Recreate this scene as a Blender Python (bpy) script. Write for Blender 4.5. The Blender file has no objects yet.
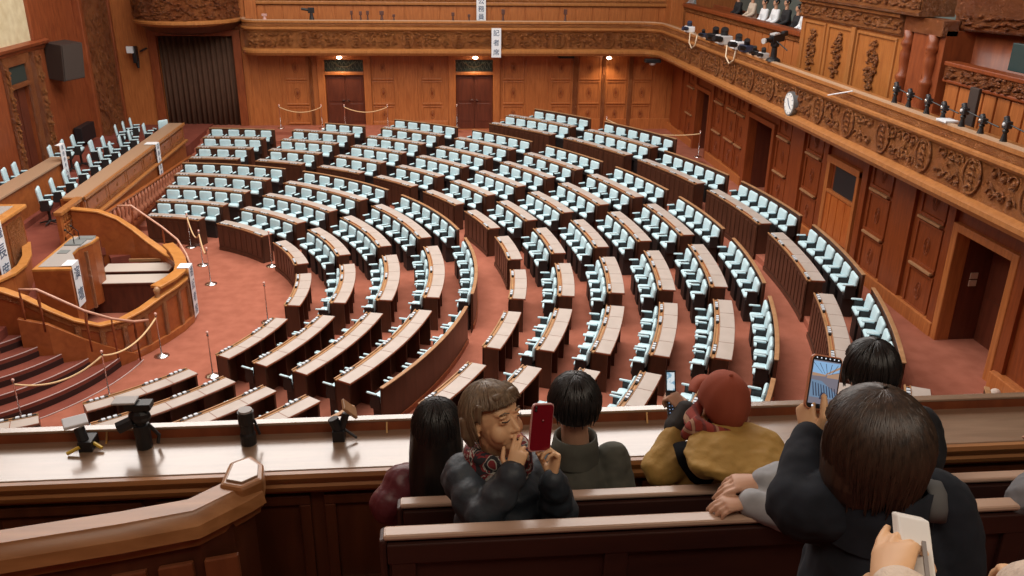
import bpy, bmesh, math, random
from mathutils import Vector, Matrix, noise
random.seed(7)
PI = math.pi
C = bpy.context.scene.collection
# ---------------------------------------------------------------- camera
CAM_H = 7.944
PITCH, YAW, ROLL, FPX = 0.3877, 0.0960, 0.0138, 847.89
cy_, sy_, cp_, sp_ = math.cos(YAW), math.sin(YAW), math.cos(PITCH), math.sin(PITCH)
_F = Vector((sy_*cp_, cy_*cp_, -sp_)); _R0 = Vector((cy_, -sy_, 0)); _U0 = _R0.cross(_F)
_R = _R0*math.cos(ROLL) + _U0*math.sin(ROLL); _U = _U0*math.cos(ROLL) - _R0*math.sin(ROLL)
EYE = Vector((0, 0, CAM_H))
cam = bpy.data.cameras.new('camera'); camo = bpy.data.objects.new('camera', cam); C.objects.link(camo)
cam.sensor_width = 36; cam.lens = FPX*36/1024; cam.clip_start = 0.05; cam.clip_end = 200
m = Matrix.Identity(4)
for i in range(3):
    m[i][0] = _R[i]; m[i][1] = _U[i]; m[i][2] = -_F[i]; m[i][3] = EYE[i]
camo.matrix_world = m
bpy.context.scene.camera = camo
def proj(x, y, z):
    q = Vector((x, y, z)) - EYE; d = q.dot(_F)
    if d <= 0.05: return (-9999, -9999)
    return (512 + FPX*q.dot(_R)/d, 288 - FPX*q.dot(_U)/d)
def back(px, py, ax, val):
    v = _F + _R*((px-512)/FPX) - _U*((py-288)/FPX); i = 'xyz'.index(ax)
    return EYE + v*((val-EYE[i])/v[i])
def ray_at(px, py, dist):
    v = (_F + _R*((px-512)/FPX) - _U*((py-288)/FPX)).normalized()
    return EYE + v*dist
# ---------------------------------------------------------------- light, world, exposure
sc = bpy.context.scene
sc.view_settings.view_transform = 'Standard'; sc.view_settings.look = 'None'
sc.view_settings.gamma = 1.0; sc.view_settings.use_curve_mapping = False
sc.view_settings.exposure = 0.0
w = bpy.data.worlds.new('world'); sc.world = w; w.use_nodes = True
w.node_tree.nodes['Background'].inputs[0].default_value = (0.9, 0.85, 0.8, 1)
w.node_tree.nodes['Background'].inputs[1].default_value = 0.29
def area(name, loc, sx, sy, power, col, rot=(0, 0, 0), spread=PI):
    l = bpy.data.lights.new(name, 'AREA'); l.shape = 'RECTANGLE'; l.size = sx; l.size_y = sy
    l.energy = power; l.color = col; l.spread = spread
    o = bpy.data.objects.new(name, l); o.location = loc; o.rotation_euler = rot; C.objects.link(o); return o
area('skylight_glow', (-1.2, 19.0, 12.85), 15, 21, 4300, (1.0, 0.95, 0.90))
area('gallery_fill', (1.0, -0.6, 10.9), 7, 1.6, 140, (1.0, 0.86, 0.70))  # added warm fill over the gallery, brightens faces and coats; no real fitting
for i, x in enumerate((-3.5, 1.7, 6.95)):
    l = bpy.data.lights.new('balcony_downlight', 'SPOT'); l.energy = 60; l.spot_size = 2.2; l.spot_blend = 0.7
    l.color = (1, 0.78, 0.5); l.shadow_soft_size = 0.08
    o = bpy.data.objects.new('balcony_downlight', l); o.location = (x, 33.72, 3.66); C.objects.link(o)
# ---------------------------------------------------------------- materials
MATS = {}
def mat(name, col, rough=0.5, metal=0.0, spec=0.5, emis=None, estr=1.0, alpha=None):
    if name in MATS: return MATS[name]
    m = bpy.data.materials.new(name); m.use_nodes = True
    b = m.node_tree.nodes['Principled BSDF']
    b.inputs['Base Color'].default_value = (*col, 1); b.inputs['Roughness'].default_value = rough
    b.inputs['Metallic'].default_value = metal; b.inputs['Specular IOR Level'].default_value = spec
    if emis: b.inputs['Emission Color'].default_value = (*emis, 1); b.inputs['Emission Strength'].default_value = estr
    MATS[name] = m; return m
def _nodes(m): return m.node_tree.nodes, m.node_tree.links, m.node_tree.nodes['Principled BSDF']
def textured(name, c1, c2, scale=(1, 1, 1), nscale=6.0, rough=0.4, bump=0.0, bscale=None, detail=4.0, lo=0.3, hi=0.7, spec=0.5, coat=0.0, dist=0.0):
    """two-tone noise material; scale stretches the grain"""
    if name in MATS: return MATS[name]
    m = bpy.data.materials.new(name); m.use_nodes = True
    N, L, B = _nodes(m)
    tc = N.new('ShaderNodeTexCoord'); mp = N.new('ShaderNodeMapping'); mp.inputs['Scale'].default_value = scale
    L.new(tc.outputs['Object'], mp.inputs['Vector'])
    nz = N.new('ShaderNodeTexNoise'); nz.inputs['Scale'].default_value = nscale; nz.inputs['Detail'].default_value = detail
    nz.inputs['Distortion'].default_value = dist
    L.new(mp.outputs['Vector'], nz.inputs['Vector'])
    cr = N.new('ShaderNodeValToRGB'); cr.color_ramp.elements[0].position = lo; cr.color_ramp.elements[1].position = hi
    cr.color_ramp.elements[0].color = (*c1, 1); cr.color_ramp.elements[1].color = (*c2, 1)
    L.new(nz.outputs['Fac'], cr.inputs['Fac']); L.new(cr.outputs['Color'], B.inputs['Base Color'])
    B.inputs['Roughness'].default_value = rough; B.inputs['Specular IOR Level'].default_value = spec
    B.inputs['Coat Weight'].default_value = coat; B.inputs['Coat Roughness'].default_value = 0.15
    if bump:
        bp = N.new('ShaderNodeBump'); bp.inputs['Strength'].default_value = bump; bp.inputs['Distance'].default_value = 0.02
        n2 = N.new('ShaderNodeTexNoise'); n2.inputs['Scale'].default_value = bscale or nscale*3; n2.inputs['Detail'].default_value = 3
        L.new(mp.outputs['Vector'], n2.inputs['Vector']); L.new(n2.outputs['Fac'], bp.inputs['Height']); L.new(bp.outputs['Normal'], B.inputs['Normal'])
    MATS[name] = m; return m
def carved(name, c1, c2, sc_=7.0, strength=1.0, rough=0.35):
    if name in MATS: return MATS[name]
    m = bpy.data.materials.new(name); m.use_nodes = True
    N, L, B = _nodes(m)
    tc = N.new('ShaderNodeTexCoord')
    nz = N.new('ShaderNodeTexNoise'); nz.inputs['Scale'].default_value = sc_; nz.inputs['Detail'].default_value = 2; nz.inputs['Distortion'].default_value = 2.2
    L.new(tc.outputs['Object'], nz.inputs['Vector'])
    wv = N.new('ShaderNodeMath'); wv.operation = 'MULTIPLY'; wv.inputs[1].default_value = 34.0
    L.new(nz.outputs['Fac'], wv.inputs[0])
    sn = N.new('ShaderNodeMath'); sn.operation = 'SINE'; L.new(wv.outputs[0], sn.inputs[0])
    bp = N.new('ShaderNodeBump'); bp.inputs['Strength'].default_value = strength; bp.inputs['Distance'].default_value = 0.03
    L.new(sn.outputs[0], bp.inputs['Height']); L.new(bp.outputs['Normal'], B.inputs['Normal'])
    n3 = N.new('ShaderNodeTexNoise'); n3.inputs['Scale'].default_value = 2.0
    L.new(tc.outputs['Object'], n3.inputs['Vector'])
    cr = N.new('ShaderNodeValToRGB'); cr.color_ramp.elements[0].color = (*c1, 1); cr.color_ramp.elements[1].color = (*c2, 1)
    cr.color_ramp.elements[0].position = 0.35; cr.color_ramp.elements[1].position = 0.65
    L.new(n3.outputs['Fac'], cr.inputs['Fac']); L.new(cr.outputs['Color'], B.inputs['Base Color'])
    B.inputs['Roughness'].default_value = rough
    MATS[name] = m; return m
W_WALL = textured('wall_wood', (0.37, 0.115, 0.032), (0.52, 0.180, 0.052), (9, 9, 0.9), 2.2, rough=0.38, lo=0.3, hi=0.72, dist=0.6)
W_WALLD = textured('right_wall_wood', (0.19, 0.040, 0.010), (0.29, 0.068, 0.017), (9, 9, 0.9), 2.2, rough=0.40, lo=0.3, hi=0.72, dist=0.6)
W_LIGHT = textured('light_wood', (0.34, 0.130, 0.036), (0.46, 0.19, 0.058), (7, 7, 1.2), 2.0, rough=0.36, dist=0.5)
W_MID = textured('bench_wood', (0.30, 0.085, 0.024), (0.42, 0.135, 0.038), (3, 3, 3), 2.0, rough=0.33, dist=0.8)
W_RED = textured('red_wood', (0.20, 0.048, 0.018), (0.32, 0.085, 0.028), (5, 5, 1), 2.0, rough=0.35, dist=0.5)
W_DARK = textured('dark_mahogany', (0.060, 0.016, 0.009), (0.105, 0.028, 0.014), (5, 5, 1), 2.0, rough=0.4, dist=0.5)
W_DOOR = textured('door_mahogany', (0.095, 0.024, 0.013), (0.14, 0.036, 0.018), (6, 6, 0.8), 2.0, rough=0.35, dist=0.5)
W_LEDGE = textured('ledge_wood', (0.34, 0.175, 0.080), (0.45, 0.25, 0.125), (4, 4, 4), 2.0, rough=0.35)
W_CARVE = carved('carved_wood', (0.48, 0.158, 0.045), (0.60, 0.225, 0.068), 11.0, 1.0)
W_CARVER = carved('carved_red_wood', (0.40, 0.115, 0.036), (0.52, 0.175, 0.056), 13.0, 1.0)
W_PAR = textured('parapet_wood', (0.26, 0.165, 0.105), (0.36, 0.235, 0.155), (0.9, 9, 6), 2.2, rough=0.25, dist=0.5, coat=1.0, spec=0.9)
W_GAL = textured('gallery_wood', (0.075, 0.022, 0.010), (0.125, 0.038, 0.016), (6, 6, 1), 2.2, rough=0.4, dist=0.5)
W_RAIL = textured('handrail_wood', (0.30, 0.125, 0.042), (0.44, 0.20, 0.075), (0.8, 7, 7), 2.4, rough=0.33, dist=0.4, coat=0.15)
W_PEW = textured('pew_wood', (0.030, 0.010, 0.008), (0.050, 0.016, 0.011), (1, 7, 7), 2.0, rough=0.42)
W_PEWTOP = textured('pew_cap_wood', (0.42, 0.27, 0.19), (0.55, 0.38, 0.28), (1, 7, 7), 2.0, rough=0.30, coat=0.3)
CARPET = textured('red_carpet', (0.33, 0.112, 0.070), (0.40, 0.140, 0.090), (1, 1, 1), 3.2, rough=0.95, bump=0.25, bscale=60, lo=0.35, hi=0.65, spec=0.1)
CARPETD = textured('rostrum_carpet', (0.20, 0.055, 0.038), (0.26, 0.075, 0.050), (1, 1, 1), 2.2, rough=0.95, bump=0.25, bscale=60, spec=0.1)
DESKTOP = textured('desk_leather', (0.44, 0.38, 0.335), (0.51, 0.445, 0.40), (1, 1, 1), 3, rough=0.38, spec=0.5)
COVER = textured('pale_blue_cover', (0.50, 0.70, 0.76), (0.62, 0.80, 0.86), (1, 1, 1), 5, rough=0.8, bump=0.3, bscale=14, spec=0.2)
BLACK = mat('black_plastic', (0.012, 0.012, 0.014), 0.45)
BLACKL = mat('black_leather', (0.02, 0.017, 0.017), 0.5)
WHITE = mat('white_card', (0.82, 0.86, 0.90), 0.6)
INK = mat('blue_black_ink', (0.08, 0.12, 0.20), 0.7)
CHROME = mat('chrome', (0.75, 0.75, 0.76), 0.18, 1.0)
BRASS = mat('brass', (0.70, 0.42, 0.18), 0.3, 1.0)
ROPE = mat('cream_rope', (0.72, 0.50, 0.27), 0.8)
# ---------------------------------------------------------------- mesh helpers
class MB:
    def __init__(s): s.v = []; s.f = []; s.mi = []; s.cur = 0; s.M = None
    def add(s, vs, fs):
        o = len(s.v)
        if s.M is not None: vs = [s.M @ Vector(p) for p in vs]
        s.v += [tuple(p) for p in vs]; s.f += [tuple(i+o for i in f) for f in fs]; s.mi += [s.cur]*len(fs); return s
    def box(s, x0, x1, y0, y1, z0, z1):
        return s.add([(x0,y0,z0),(x1,y0,z0),(x1,y1,z0),(x0,y1,z0),(x0,y0,z1),(x1,y0,z1),(x1,y1,z1),(x0,y1,z1)],
                     [(0,3,2,1),(4,5,6,7),(0,1,5,4),(1,2,6,5),(2,3,7,6),(3,0,4,7)])
    def beam(s, a, b, w, h, up=(0,0,1)):
        a = Vector(a); b = Vector(b); d = (b-a).normalized(); u = Vector(up); r = d.cross(u)
        if r.length < 1e-4: r = Vector((1,0,0))
        r.normalize(); u = r.cross(d)
        vs = [p + r*(sx*w/2) + u*(sz*h/2) for p in (a, b) for sx, sz in ((-1,-1),(1,-1),(1,1),(-1,1))]
        return s.add(vs, [(0,1,2,3),(4,7,6,5),(0,4,5,1),(1,5,6,2),(2,6,7,3),(3,7,4,0)])
    def rings(s, rs, cap=True, closed=False):
        """rs: list of rings (same length)"""
        n = len(rs[0]); vs = [p for r in rs for p in r]; fs = []
        K = len(rs)
        for k in range(K if closed else K-1):
            a = k*n; b = ((k+1) % K)*n
            for i in range(n):
                j = (i+1) % n; fs.append((a+i, a+j, b+j, b+i))
        if cap and not closed:
            fs.append(tuple(reversed(range(n)))); fs.append(tuple((K-1)*n+i for i in range(n)))
        return s.add(vs, fs)
    def tube(s, pts, r, n=8, cap=True, flat=1.0):
        pts = [Vector(p) for p in pts]; R = r if isinstance(r, (list, tuple)) else [r]*len(pts)
        rs = []; prev = None
        for i, p in enumerate(pts):
            t = (pts[min(i+1, len(pts)-1)] - pts[max(i-1, 0)]).normalized()
            if prev is None:
                u = Vector((0,0,1)) if abs(t.z) < 0.9 else Vector((1,0,0))
                a = t.cross(u).normalized()
            else:
                a = (prev - t*prev.dot(t)).normalized()
            prev = a; b = t.cross(a)
            rs.append([p + a*(R[i]*math.cos(2*PI*k/n)) + b*(R[i]*flat*math.sin(2*PI*k/n)) for k in range(n)])
        return s.rings(rs, cap)
    def lathe(s, prof, c=(0,0,0), n=16, ax=None):
        """prof: list of (r,z)"""
        rs = [[(c[0]+r*math.cos(2*PI*k/n), c[1]+r*math.sin(2*PI*k/n), c[2]+z) for k in range(n)] for r, z in prof]
        return s.rings(rs)
    def ell(s, c, rad, n=12, m=8, rot=None):
        rs = []; c = Vector(c)
        for j in range(m+1):
            ph = -PI/2 + PI*j/m; cr = max(math.cos(ph), 0.02)
            ring = []
            for k in range(n):
                p = Vector((rad[0]*cr*math.cos(2*PI*k/n), rad[1]*cr*math.sin(2*PI*k/n), rad[2]*math.sin(ph)))
                if rot is not None: p = rot @ p
                ring.append(c+p)
            rs.append(ring)
        return s.rings(rs)
    def arc(s, cx, cy, r0, r1, z0, z1, t0, t1, n=10):
        rs = []
        for i in range(n+1):
            t = t0 + (t1-t0)*i/n; c, d = math.cos(t), math.sin(t)
            rs.append([(cx+r0*c, cy+r0*d, z0), (cx+r1*c, cy+r1*d, z0), (cx+r1*c, cy+r1*d, z1), (cx+r0*c, cy+r0*d, z1)])
        return s.rings(rs)
    def sweep(s, path, prof, closed=False, cap=True):
        """path: list of (x,y); prof: list of (offset to the right of travel, z)"""
        n = len(path); rs = []
        for i in range(n):
            if closed: a, b = path[i-1], path[(i+1) % n]
            else: a, b = path[max(i-1, 0)], path[min(i+1, n-1)]
            p = path[i]
            d0 = Vector((p[0]-a[0], p[1]-a[1])); d1 = Vector((b[0]-p[0], b[1]-p[1]))
            if d0.length < 1e-6: d0 = d1
            if d1.length < 1e-6: d1 = d0
            d0.normalize(); d1.normalize(); t = (d0+d1).normalized(); nn = Vector((t.y, -t.x))
            k = 1/max(0.5, nn.dot(Vector((d0.y, -d0.x))))
            rs.append([(p[0]+nn.x*o*k, p[1]+nn.y*o*k, z + (p[2] if len(p) > 2 else 0)) for o, z in prof])
        return s.rings(rs, cap, closed)
    def prism(s, poly, z0, z1):
        n = len(poly)
        return s.add([(x, y, z0) for x, y in poly] + [(x, y, z1) for x, y in poly],
                     [tuple(reversed(range(n))), tuple(range(n, 2*n))] + [(i, (i+1) % n, n+(i+1) % n, n+i) for i in range(n)])
    def build(s, name, mats, parent=None, smooth=False, bevel=0.0, link=True, segs=2):
        me = bpy.data.meshes.new(name)
        vs = s.v
        if parent is not None and parent.get('_loc') is not None:
            L = parent['_loc']; vs = [(x-L[0], y-L[1], z-L[2]) for x, y, z in vs]
        me.from_pydata(vs, [], s.f); 
        if not isinstance(mats, (list, tuple)): mats = [mats]
        for mm in mats: me.materials.append(mm)
        me.polygons.foreach_set('material_index', s.mi)
        bm = bmesh.new(); bm.from_mesh(me); bmesh.ops.recalc_face_normals(bm, faces=bm.faces); bm.to_mesh(me); bm.free()
        if smooth: me.polygons.foreach_set('use_smooth', [True]*len(me.polygons))
        me.update()
        o = bpy.data.objects.new(name, me); 
        if link: C.objects.link(o)
        if parent is not None:
            o.parent = parent
            if parent.get('_loc') is not None: o['_loc'] = list(parent['_loc'])
        if bevel:
            b = o.modifiers.new('bevel', 'BEVEL'); b.width = bevel; b.segments = segs; b.limit_method = 'ANGLE'
        return o
def autosmooth(o, ang=40):
    me = o.data; me.polygons.foreach_set('use_smooth', [True]*len(me.polygons))
    try: me.set_sharp_from_angle(angle=math.radians(ang))
    except Exception: pass
def tag(o, label=None, cat=None, group=None, kind=None):
    if label: o['label'] = label
    if cat: o['category'] = cat
    if group: o['group'] = group
    if kind: o['kind'] = kind
    return o
def thing(name, label, cat, loc=(0,0,0), rotz=0.0, group=None):
    o = bpy.data.objects.new(name, None); C.objects.link(o); o.location = loc; o.rotation_euler = (0, 0, rotz)
    o.empty_display_size = 0.1
    if rotz == 0.0: o['_loc'] = list(loc)
    return tag(o, label, cat, group)
def struct(name, mb, m, label=None, **k):
    o = mb.build(name, m, None, **k); o['kind'] = 'structure'
    if label: o['label'] = label
    return o
def copy_tree(o, parent=None):
    c = o.copy(); C.objects.link(c); c.parent = parent
    for ch in o.children: copy_tree(ch, c)
    return c
ORD = ['nearest', 'second', 'third', 'fourth', 'fifth', 'sixth', 'seventh', 'eighth', 'ninth', 'tenth', 'eleventh', 'twelfth']
def frange(a, b, n): return [a+(b-a)*i/n for i in range(n+1)]
# ================================================================ ROOM
CX, CY = -8.80, 17.775
XL, XR, YF = -12.0, 9.7, 34.2
RA, PT, RF, PT2, RM = 5.648, 1.003, 10.441, 0.995, 16.229
DZ = 0.129
ROWR = {'A': RA, 'B': RA+PT, 'C': RA+2*PT, 'D': RA+3*PT, 'E': RA+4*PT, 'F': RF, 'G': RF+PT2, 'H': RF+2*PT2, 'I': RF+3*PT2,
        'J': RF+4*PT2, 'K': RF+5*PT2, 'M': RM, 'N': RM+1.0, 'O': RM+2.0}
LEV = {'A': 0, 'B': DZ, 'C': 2*DZ, 'D': 3*DZ, 'E': 0.475, 'F': 0.475, 'G': 0.475+DZ, 'H': 0.475+2*DZ, 'I': 0.475+3*DZ, 'J': 0.475+4*DZ,
       'K': 1.10, 'M': 1.235, 'N': 1.235+DZ, 'O': 1.235+DZ}
FRONT = {'B': 0, 'C': DZ, 'D': 2*DZ, 'E': 3*DZ, 'F': 0.475, 'A': 0, 'G': 0.475, 'H': LEV['G'], 'I': LEV['H'], 'J': LEV['I'], 'K': LEV['J'], 'M': 1.10, 'N': 1.235, 'O': LEV['N']}
PX = -8.62          # edge of the ministers' platform
BACKZ = 1.10
# floor tiers
def clipmesh(me, planes):
    bm = bmesh.new(); bm.from_mesh(me)
    for co, no in planes:
        g = bm.verts[:]+bm.edges[:]+bm.faces[:]
        bmesh.ops.bisect_plane(bm, geom=g, plane_co=co, plane_no=no, clear_outer=True)
    bm.to_mesh(me); bm.free()
mb = MB()
tiers = [(0.0, ROWR['B'], 0.0), (ROWR['B'], ROWR['C'], DZ), (ROWR['C'], ROWR['D'], 2*DZ), (ROWR['D'], ROWR['E']+0.05, 3*DZ),
         (ROWR['E']+0.05, ROWR['G'], 0.475), (ROWR['G'], ROWR['H'], LEV['G']), (ROWR['H'], ROWR['I'], LEV['H']), (ROWR['I'], ROWR['J'], LEV['I']),
         (ROWR['J'], ROWR['K']+0.05, LEV['J']), (ROWR['K']+0.05, RM+1.6, BACKZ), (RM+1.6, 30, 0.88)]
NS = 96
for r0, r1, z in tiers:
    for i in range(NS):
        t0 = -PI*0.55 + PI*1.1*i/NS; t1 = -PI*0.55 + PI*1.1*(i+1)/NS
        P = [(CX+r*math.cos(t), CY+r*math.sin(t)) for r, t in ((max(r0, .01), t0), (r1, t0), (r1, t1), (max(r0, .01), t1))]
        mb.add([(x, y, z) for x, y in P], [(0, 1, 2, 3)])
        if r0 > 0:
            mb.add([(P[0][0], P[0][1], z-0.2), (P[3][0], P[3][1], z-0.2), (P[3][0], P[3][1], z), (P[0][0], P[0][1], z)], [(0, 1, 2, 3)])
fl = struct('floor', mb, CARPET)
clipmesh(fl.data, [((-8.8, 0, 0), (-1, 0, 0)), ((XR+1.6, 0, 0), (1, 0, 0)), ((0, YF+0.3, 0), (0, 1, 0)), ((0, 1.3, 0), (0, -1, 0))])
# raised carpeted podium under the outermost desks
for i, (t0, t1) in enumerate([(-37.5, 49)]):
    mb = MB(); mb.arc(CX, CY, RM+0.05, RM+1.45, BACKZ-0.05, 1.235, math.radians(t0), math.radians(t1), 60)
    o = struct('floor_platform', mb, CARPET)
    clipmesh(o.data, [((XR-0.6, 0, 0), (1, 0, 0)), ((0, YF-0.4, 0), (0, 1, 0))])
# ---- wall with openings helper: wall on plane, split in boxes
def wall_boxes(mb, along0, along1, z0, z1, openings, put):
    xs = sorted(set([along0, along1] + [v for o in openings for v in o[:2]]))
    for a, b in zip(xs[:-1], xs[1:]):
        ops = [o for o in openings if o[0] < (a+b)/2 < o[1]]
        if not ops: put(a, b, z0, z1)
        else:
            o = ops[0]
            if o[2] > z0: put(a, b, z0, o[2])
            if o[3] < z1: put(a, b, o[3], z1)
FAR_DOORS = [(-4.15, -2.63, 0.9, 3.66), (0.93, 2.43, 0.9, 3.66)]
mb = MB(); wall_boxes(mb, XL-0.2, -6.96, -0.2, 12.9, [(-10.30, -7.50, 0.0, 4.55)], lambda a, b, c, d: mb.box(a, b, YF, YF+0.25, c, d))
wall_boxes(mb, -6.96, XR+0.2, -0.2, 4.16, FAR_DOORS, lambda a, b, c, d: mb.box(a, b, YF, YF+0.25, c, d))
struct('wall_far', mb, W_WALL)
mb = MB(); mb.box(XL-0.2, XR+3.4, YF+2.2, YF+2.4, 3.5, 13); struct('wall_far_upper', mb, W_WALL)
RDOORS = [(29.10, 30.54, 0.86, 3.08), (23.25, 25.12, 0.86, 3.12), (12.50, 14.08, 0.86, 3.10)]
mb = MB(); wall_boxes(mb, 1.3, YF+0.2, -0.2, 4.16, RDOORS, lambda a, b, c, d: mb.box(XR, XR+0.25, a, b, c, d))
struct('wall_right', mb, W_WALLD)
mb = MB(); mb.box(XR+3.2, XR+3.4, -7, YF+2.4, 3.5, 13)
struct('wall_right_upper', mb, textured('plaster_grey', (0.16, 0.20, 0.18), (0.20, 0.24, 0.22), (1, 1, 1), 2, rough=0.8))
mb = MB(); wall_boxes(mb, -7, YF+0.2, -0.2, 13, [(25.75, 26.85, 1.1, 3.85)], lambda a, b, c, d: mb.box(XL-0.25, XL, a, b, c, d))
struct('wall_left', mb, W_RED)
mb = MB(); mb.box(XL-0.2, XR+3.4, -7.2, -7, -0.2, 13); struct('wall_near', mb, W_GAL)
mb = MB(); mb.box(XL-0.3, XR+3.5, -7.2, YF+2.5, 13.0, 13.2); struct('ceiling', mb, mat('ceiling_plaster', (0.72, 0.66, 0.56), 0.8))
# ---- doors
def leaf_panels(mb, a0, a1, z0, z1, put, rows=((0.06, 0.42), (0.47, 0.94))):
    """raised fielded panels on a door leaf"""
    H = z1-z0
    for r0, r1 in rows: put(a0+0.10, a1-0.10, z0+H*r0, z0+H*r1)
for i, (a, b, z0, z1) in enumerate(FAR_DOORS):
    zt = 3.05
    d = MB(); d.box(a, b, YF+0.14, YF+0.2, z0, zt)
    dr = struct('door_%d' % (i+1), d, W_DOOR, label='dark red double door in the far wall, %s one' % ('left' if i == 0 else 'right'))
    for k in range(2):
        x0 = a+(b-a)*k/2+0.02; x1 = a+(b-a)*(k+1)/2-0.02
        l = MB(); l.box(x0, x1, YF+0.10, YF+0.14, z0, zt)
        leaf_panels(l, x0, x1, z0+0.2, zt, lambda p, q, r, s_: l.box(p, q, YF+0.085, YF+0.10, r, s_))
        lf = l.build('door_leaf', W_DOOR, dr, bevel=0.008)
        h = MB(); xh = (a+b)/2+(-0.09 if k == 0 else 0.09); h.beam((xh-0.07, YF+0.04, 2.05), (xh+0.07, YF+0.04, 2.05), 0.03, 0.03); h.box(xh-0.03, xh+0.03, YF+0.04, YF+0.10, 2.02, 2.08)
        h.build('door_handle', CHROME, lf)
    g = MB(); g.box(a, b, YF+0.1, YF+0.12, 3.17, 3.62)
    g.cur = 1
    for k in range(9):
        xx = a+0.08+(b-a-0.16)*k/8
        g.tube([(xx+0.07*math.cos(t), YF+0.085, 3.40+0.13*math.sin(t)) for t in frange(0, 5.2, 9)], 0.012, 5)
        g.tube([(xx, YF+0.085, 3.2), (xx+0.05, YF+0.085, 3.4), (xx, YF+0.085, 3.6)], 0.008, 4)
    g.tube([(a+0.3+(b-a-0.6)*q/12, YF+0.08, 3.56-0.22*math.sin(PI*q/12)) for q in range(13)], 0.018, 5)
    g.build('transom_grille', [mat('transom_dark', (0.035, 0.05, 0.045), 0.3), mat('grille_iron', (0.20, 0.22, 0.17), 0.4, 0.6)], dr)
    f = MB()
    f.box(a-0.27, a+0.012, YF-0.09, YF+0.15, 0.85, 3.82); f.box(b-0.012, b+0.27, YF-0.09, YF+0.15, 0.85, 3.82)
    f.box(a-0.27, b+0.27, YF-0.11, YF+0.15, 3.64, 3.82); f.box(a, b, YF-0.05, YF+0.15, 3.05, 3.17)
    f.build('door_frame', W_WALL, dr, bevel=0.02)
for i, (a, b, z0, z1) in enumerate(RDOORS):
    dep = 0.75
    d = MB(); d.box(XR+dep, XR+dep+0.06, a, b, z0, z1)
    dr = struct('door_%d' % (i+3), d, W_DOOR, label=['narrow dark doorway in the right wall nearest the far corner', 'dark double doorway in the middle of the right wall', 'deep dark red doorway at the near end of the right wall'][i])
    r = MB(); r.box(XR+0.19, XR+dep, b-0.007, b+0.08, z0, z1); r.box(XR+0.19, XR+dep, a-0.08, a+0.007, z0, z1); r.box(XR+0.2, XR+dep, a, b, z1, z1+0.08)
    r.build('door_reveal', W_DOOR, dr)
    lvs = []
    for k in range(2):
        y0 = a+(b-a)*k/2+0.02; y1 = a+(b-a)*(k+1)/2-0.02
        l = MB(); l.box(XR+dep-0.04, XR+dep, y0, y1, z0, z1)
        leaf_panels(l, y0, y1, z0, z1, lambda p, q, r_, s_: l.box(XR+dep-0.055, XR+dep-0.04, p, q, r_, s_))
        lvs.append(l.build('door_leaf', W_DOOR, dr, bevel=0.008))
    ym = (a+b)/2
    for q, lf in zip((-0.12, 0.12), lvs):
        h = MB(); h.tube([(XR+dep-0.10, ym+q, 1.95), (XR+dep-0.10, ym+q, 2.15)], 0.02, 8); h.box(XR+dep-0.1, XR+dep-0.04, ym+q-0.015, ym+q+0.015, 2.03, 2.07)
        h.build('door_handle', CHROME, lf)
    f = MB(); f.box(XR-0.10, XR+0.2, b-0.015, b+0.16, z0, z1+0.14); f.box(XR-0.10, XR+0.2, a-0.16, a+0.015, z0, z1+0.14); f.box(XR-0.10, XR+0.2, a, b, z1-0.015, z1+0.14)
    f.build('door_frame', W_WALLD if i < 2 else W_WALL, dr, bevel=0.02)
    if i == 2:
        for zz in (2.15, 2.0):
            p = MB(); p.box(XR+0.35, XR+0.50, b-0.022, b-0.006, zz, zz+0.12); p.build('notice_plate', mat('cream_plate', (0.62, 0.42, 0.30), 0.5), dr)
# ---- panelling builders
def frame_panel(mb, u0, u1, z0, z1, put, w=0.05, d=0.035):
    """moulding frame; put(u0,u1,z0,z1,depth)"""
    put(u0, u1, z1-w, z1, d); put(u0, u1, z0, z0+w*1.4, d*1.5); put(u0, u0+w, z0+w, z1-w, d); put(u1-w, u1, z0+w, z1-w, d)
def oval_relief(mb, axis, u, z, base, ru, rz, side=-1):
    for q, (a, b, c_) in enumerate(((1, 1, 0.03), (0.55, 0.6, 0.05))):
        rr = 0.006
        pts = []
        for k in range(17):
            t = 2*PI*k/16; uu = u+ru*a*math.cos(t); zz = z+rz*b*math.sin(t)
            pts.append((uu, base, zz) if axis == 'x' else (base, uu, zz))
        mb.tube(pts, rr, 5)
    if axis == 'x': mb.ell((u, base+0.012, z), (ru*0.35, 0.012, rz*0.4), 8, 6)
    else: mb.ell((base+0.012, u, z), (0.012, ru*0.35, rz*0.4), 8, 6)
mb = MB(); mo = MB()
putf = lambda a, b, c, d, dd: mb.box(a, b, YF-dd, YF+0.02, c, d)
rows3 = [(1.15, 1.84), (1.90, 2.80), (2.86, 3.78)]
def X_(px): return 3.18+0.0402*(px-512)
for a, b in [(292, 313), (375, 396), (423, 443), (503, 524), (551, 571), (579, 600), (607, 627), (634, 653)]:
    for r, (z0, z1) in enumerate(rows3):
        frame_panel(mb, X_(a), X_(b), z0, z1, putf, 0.045, 0.035)
        if r >= 1 and a not in (375,): oval_relief(mo, 'x', (X_(a)+X_(b))/2, (z0+z1)/2, YF-0.015, 0.10, 0.20)
        elif r == 1: oval_relief(mo, 'x', (X_(a)+X_(b))/2, (z0+z1)/2, YF-0.015, 0.10, 0.20)
        else: oval_relief(mo, 'x', (X_(a)+X_(b))/2, (z0+z1)/2, YF-0.015, 0.09, 0.16)
for a, b in [(256, 268), (276, 288), (400, 419), (526, 548), (656, 669)]:
    mb.box(X_(a), X_(b), YF-0.03, YF+0.02, 0.6, 3.9)
struct('trim_1', mb, W_WALL, bevel=0.006)
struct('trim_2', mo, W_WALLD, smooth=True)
mb = MB()
for a, b in [(573, 577.5), (602, 605.5), (629, 632.5), (315, 318)]: mb.box(X_(a), X_(b), YF-0.07, YF+0.02, 0.9, 3.85)
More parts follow.
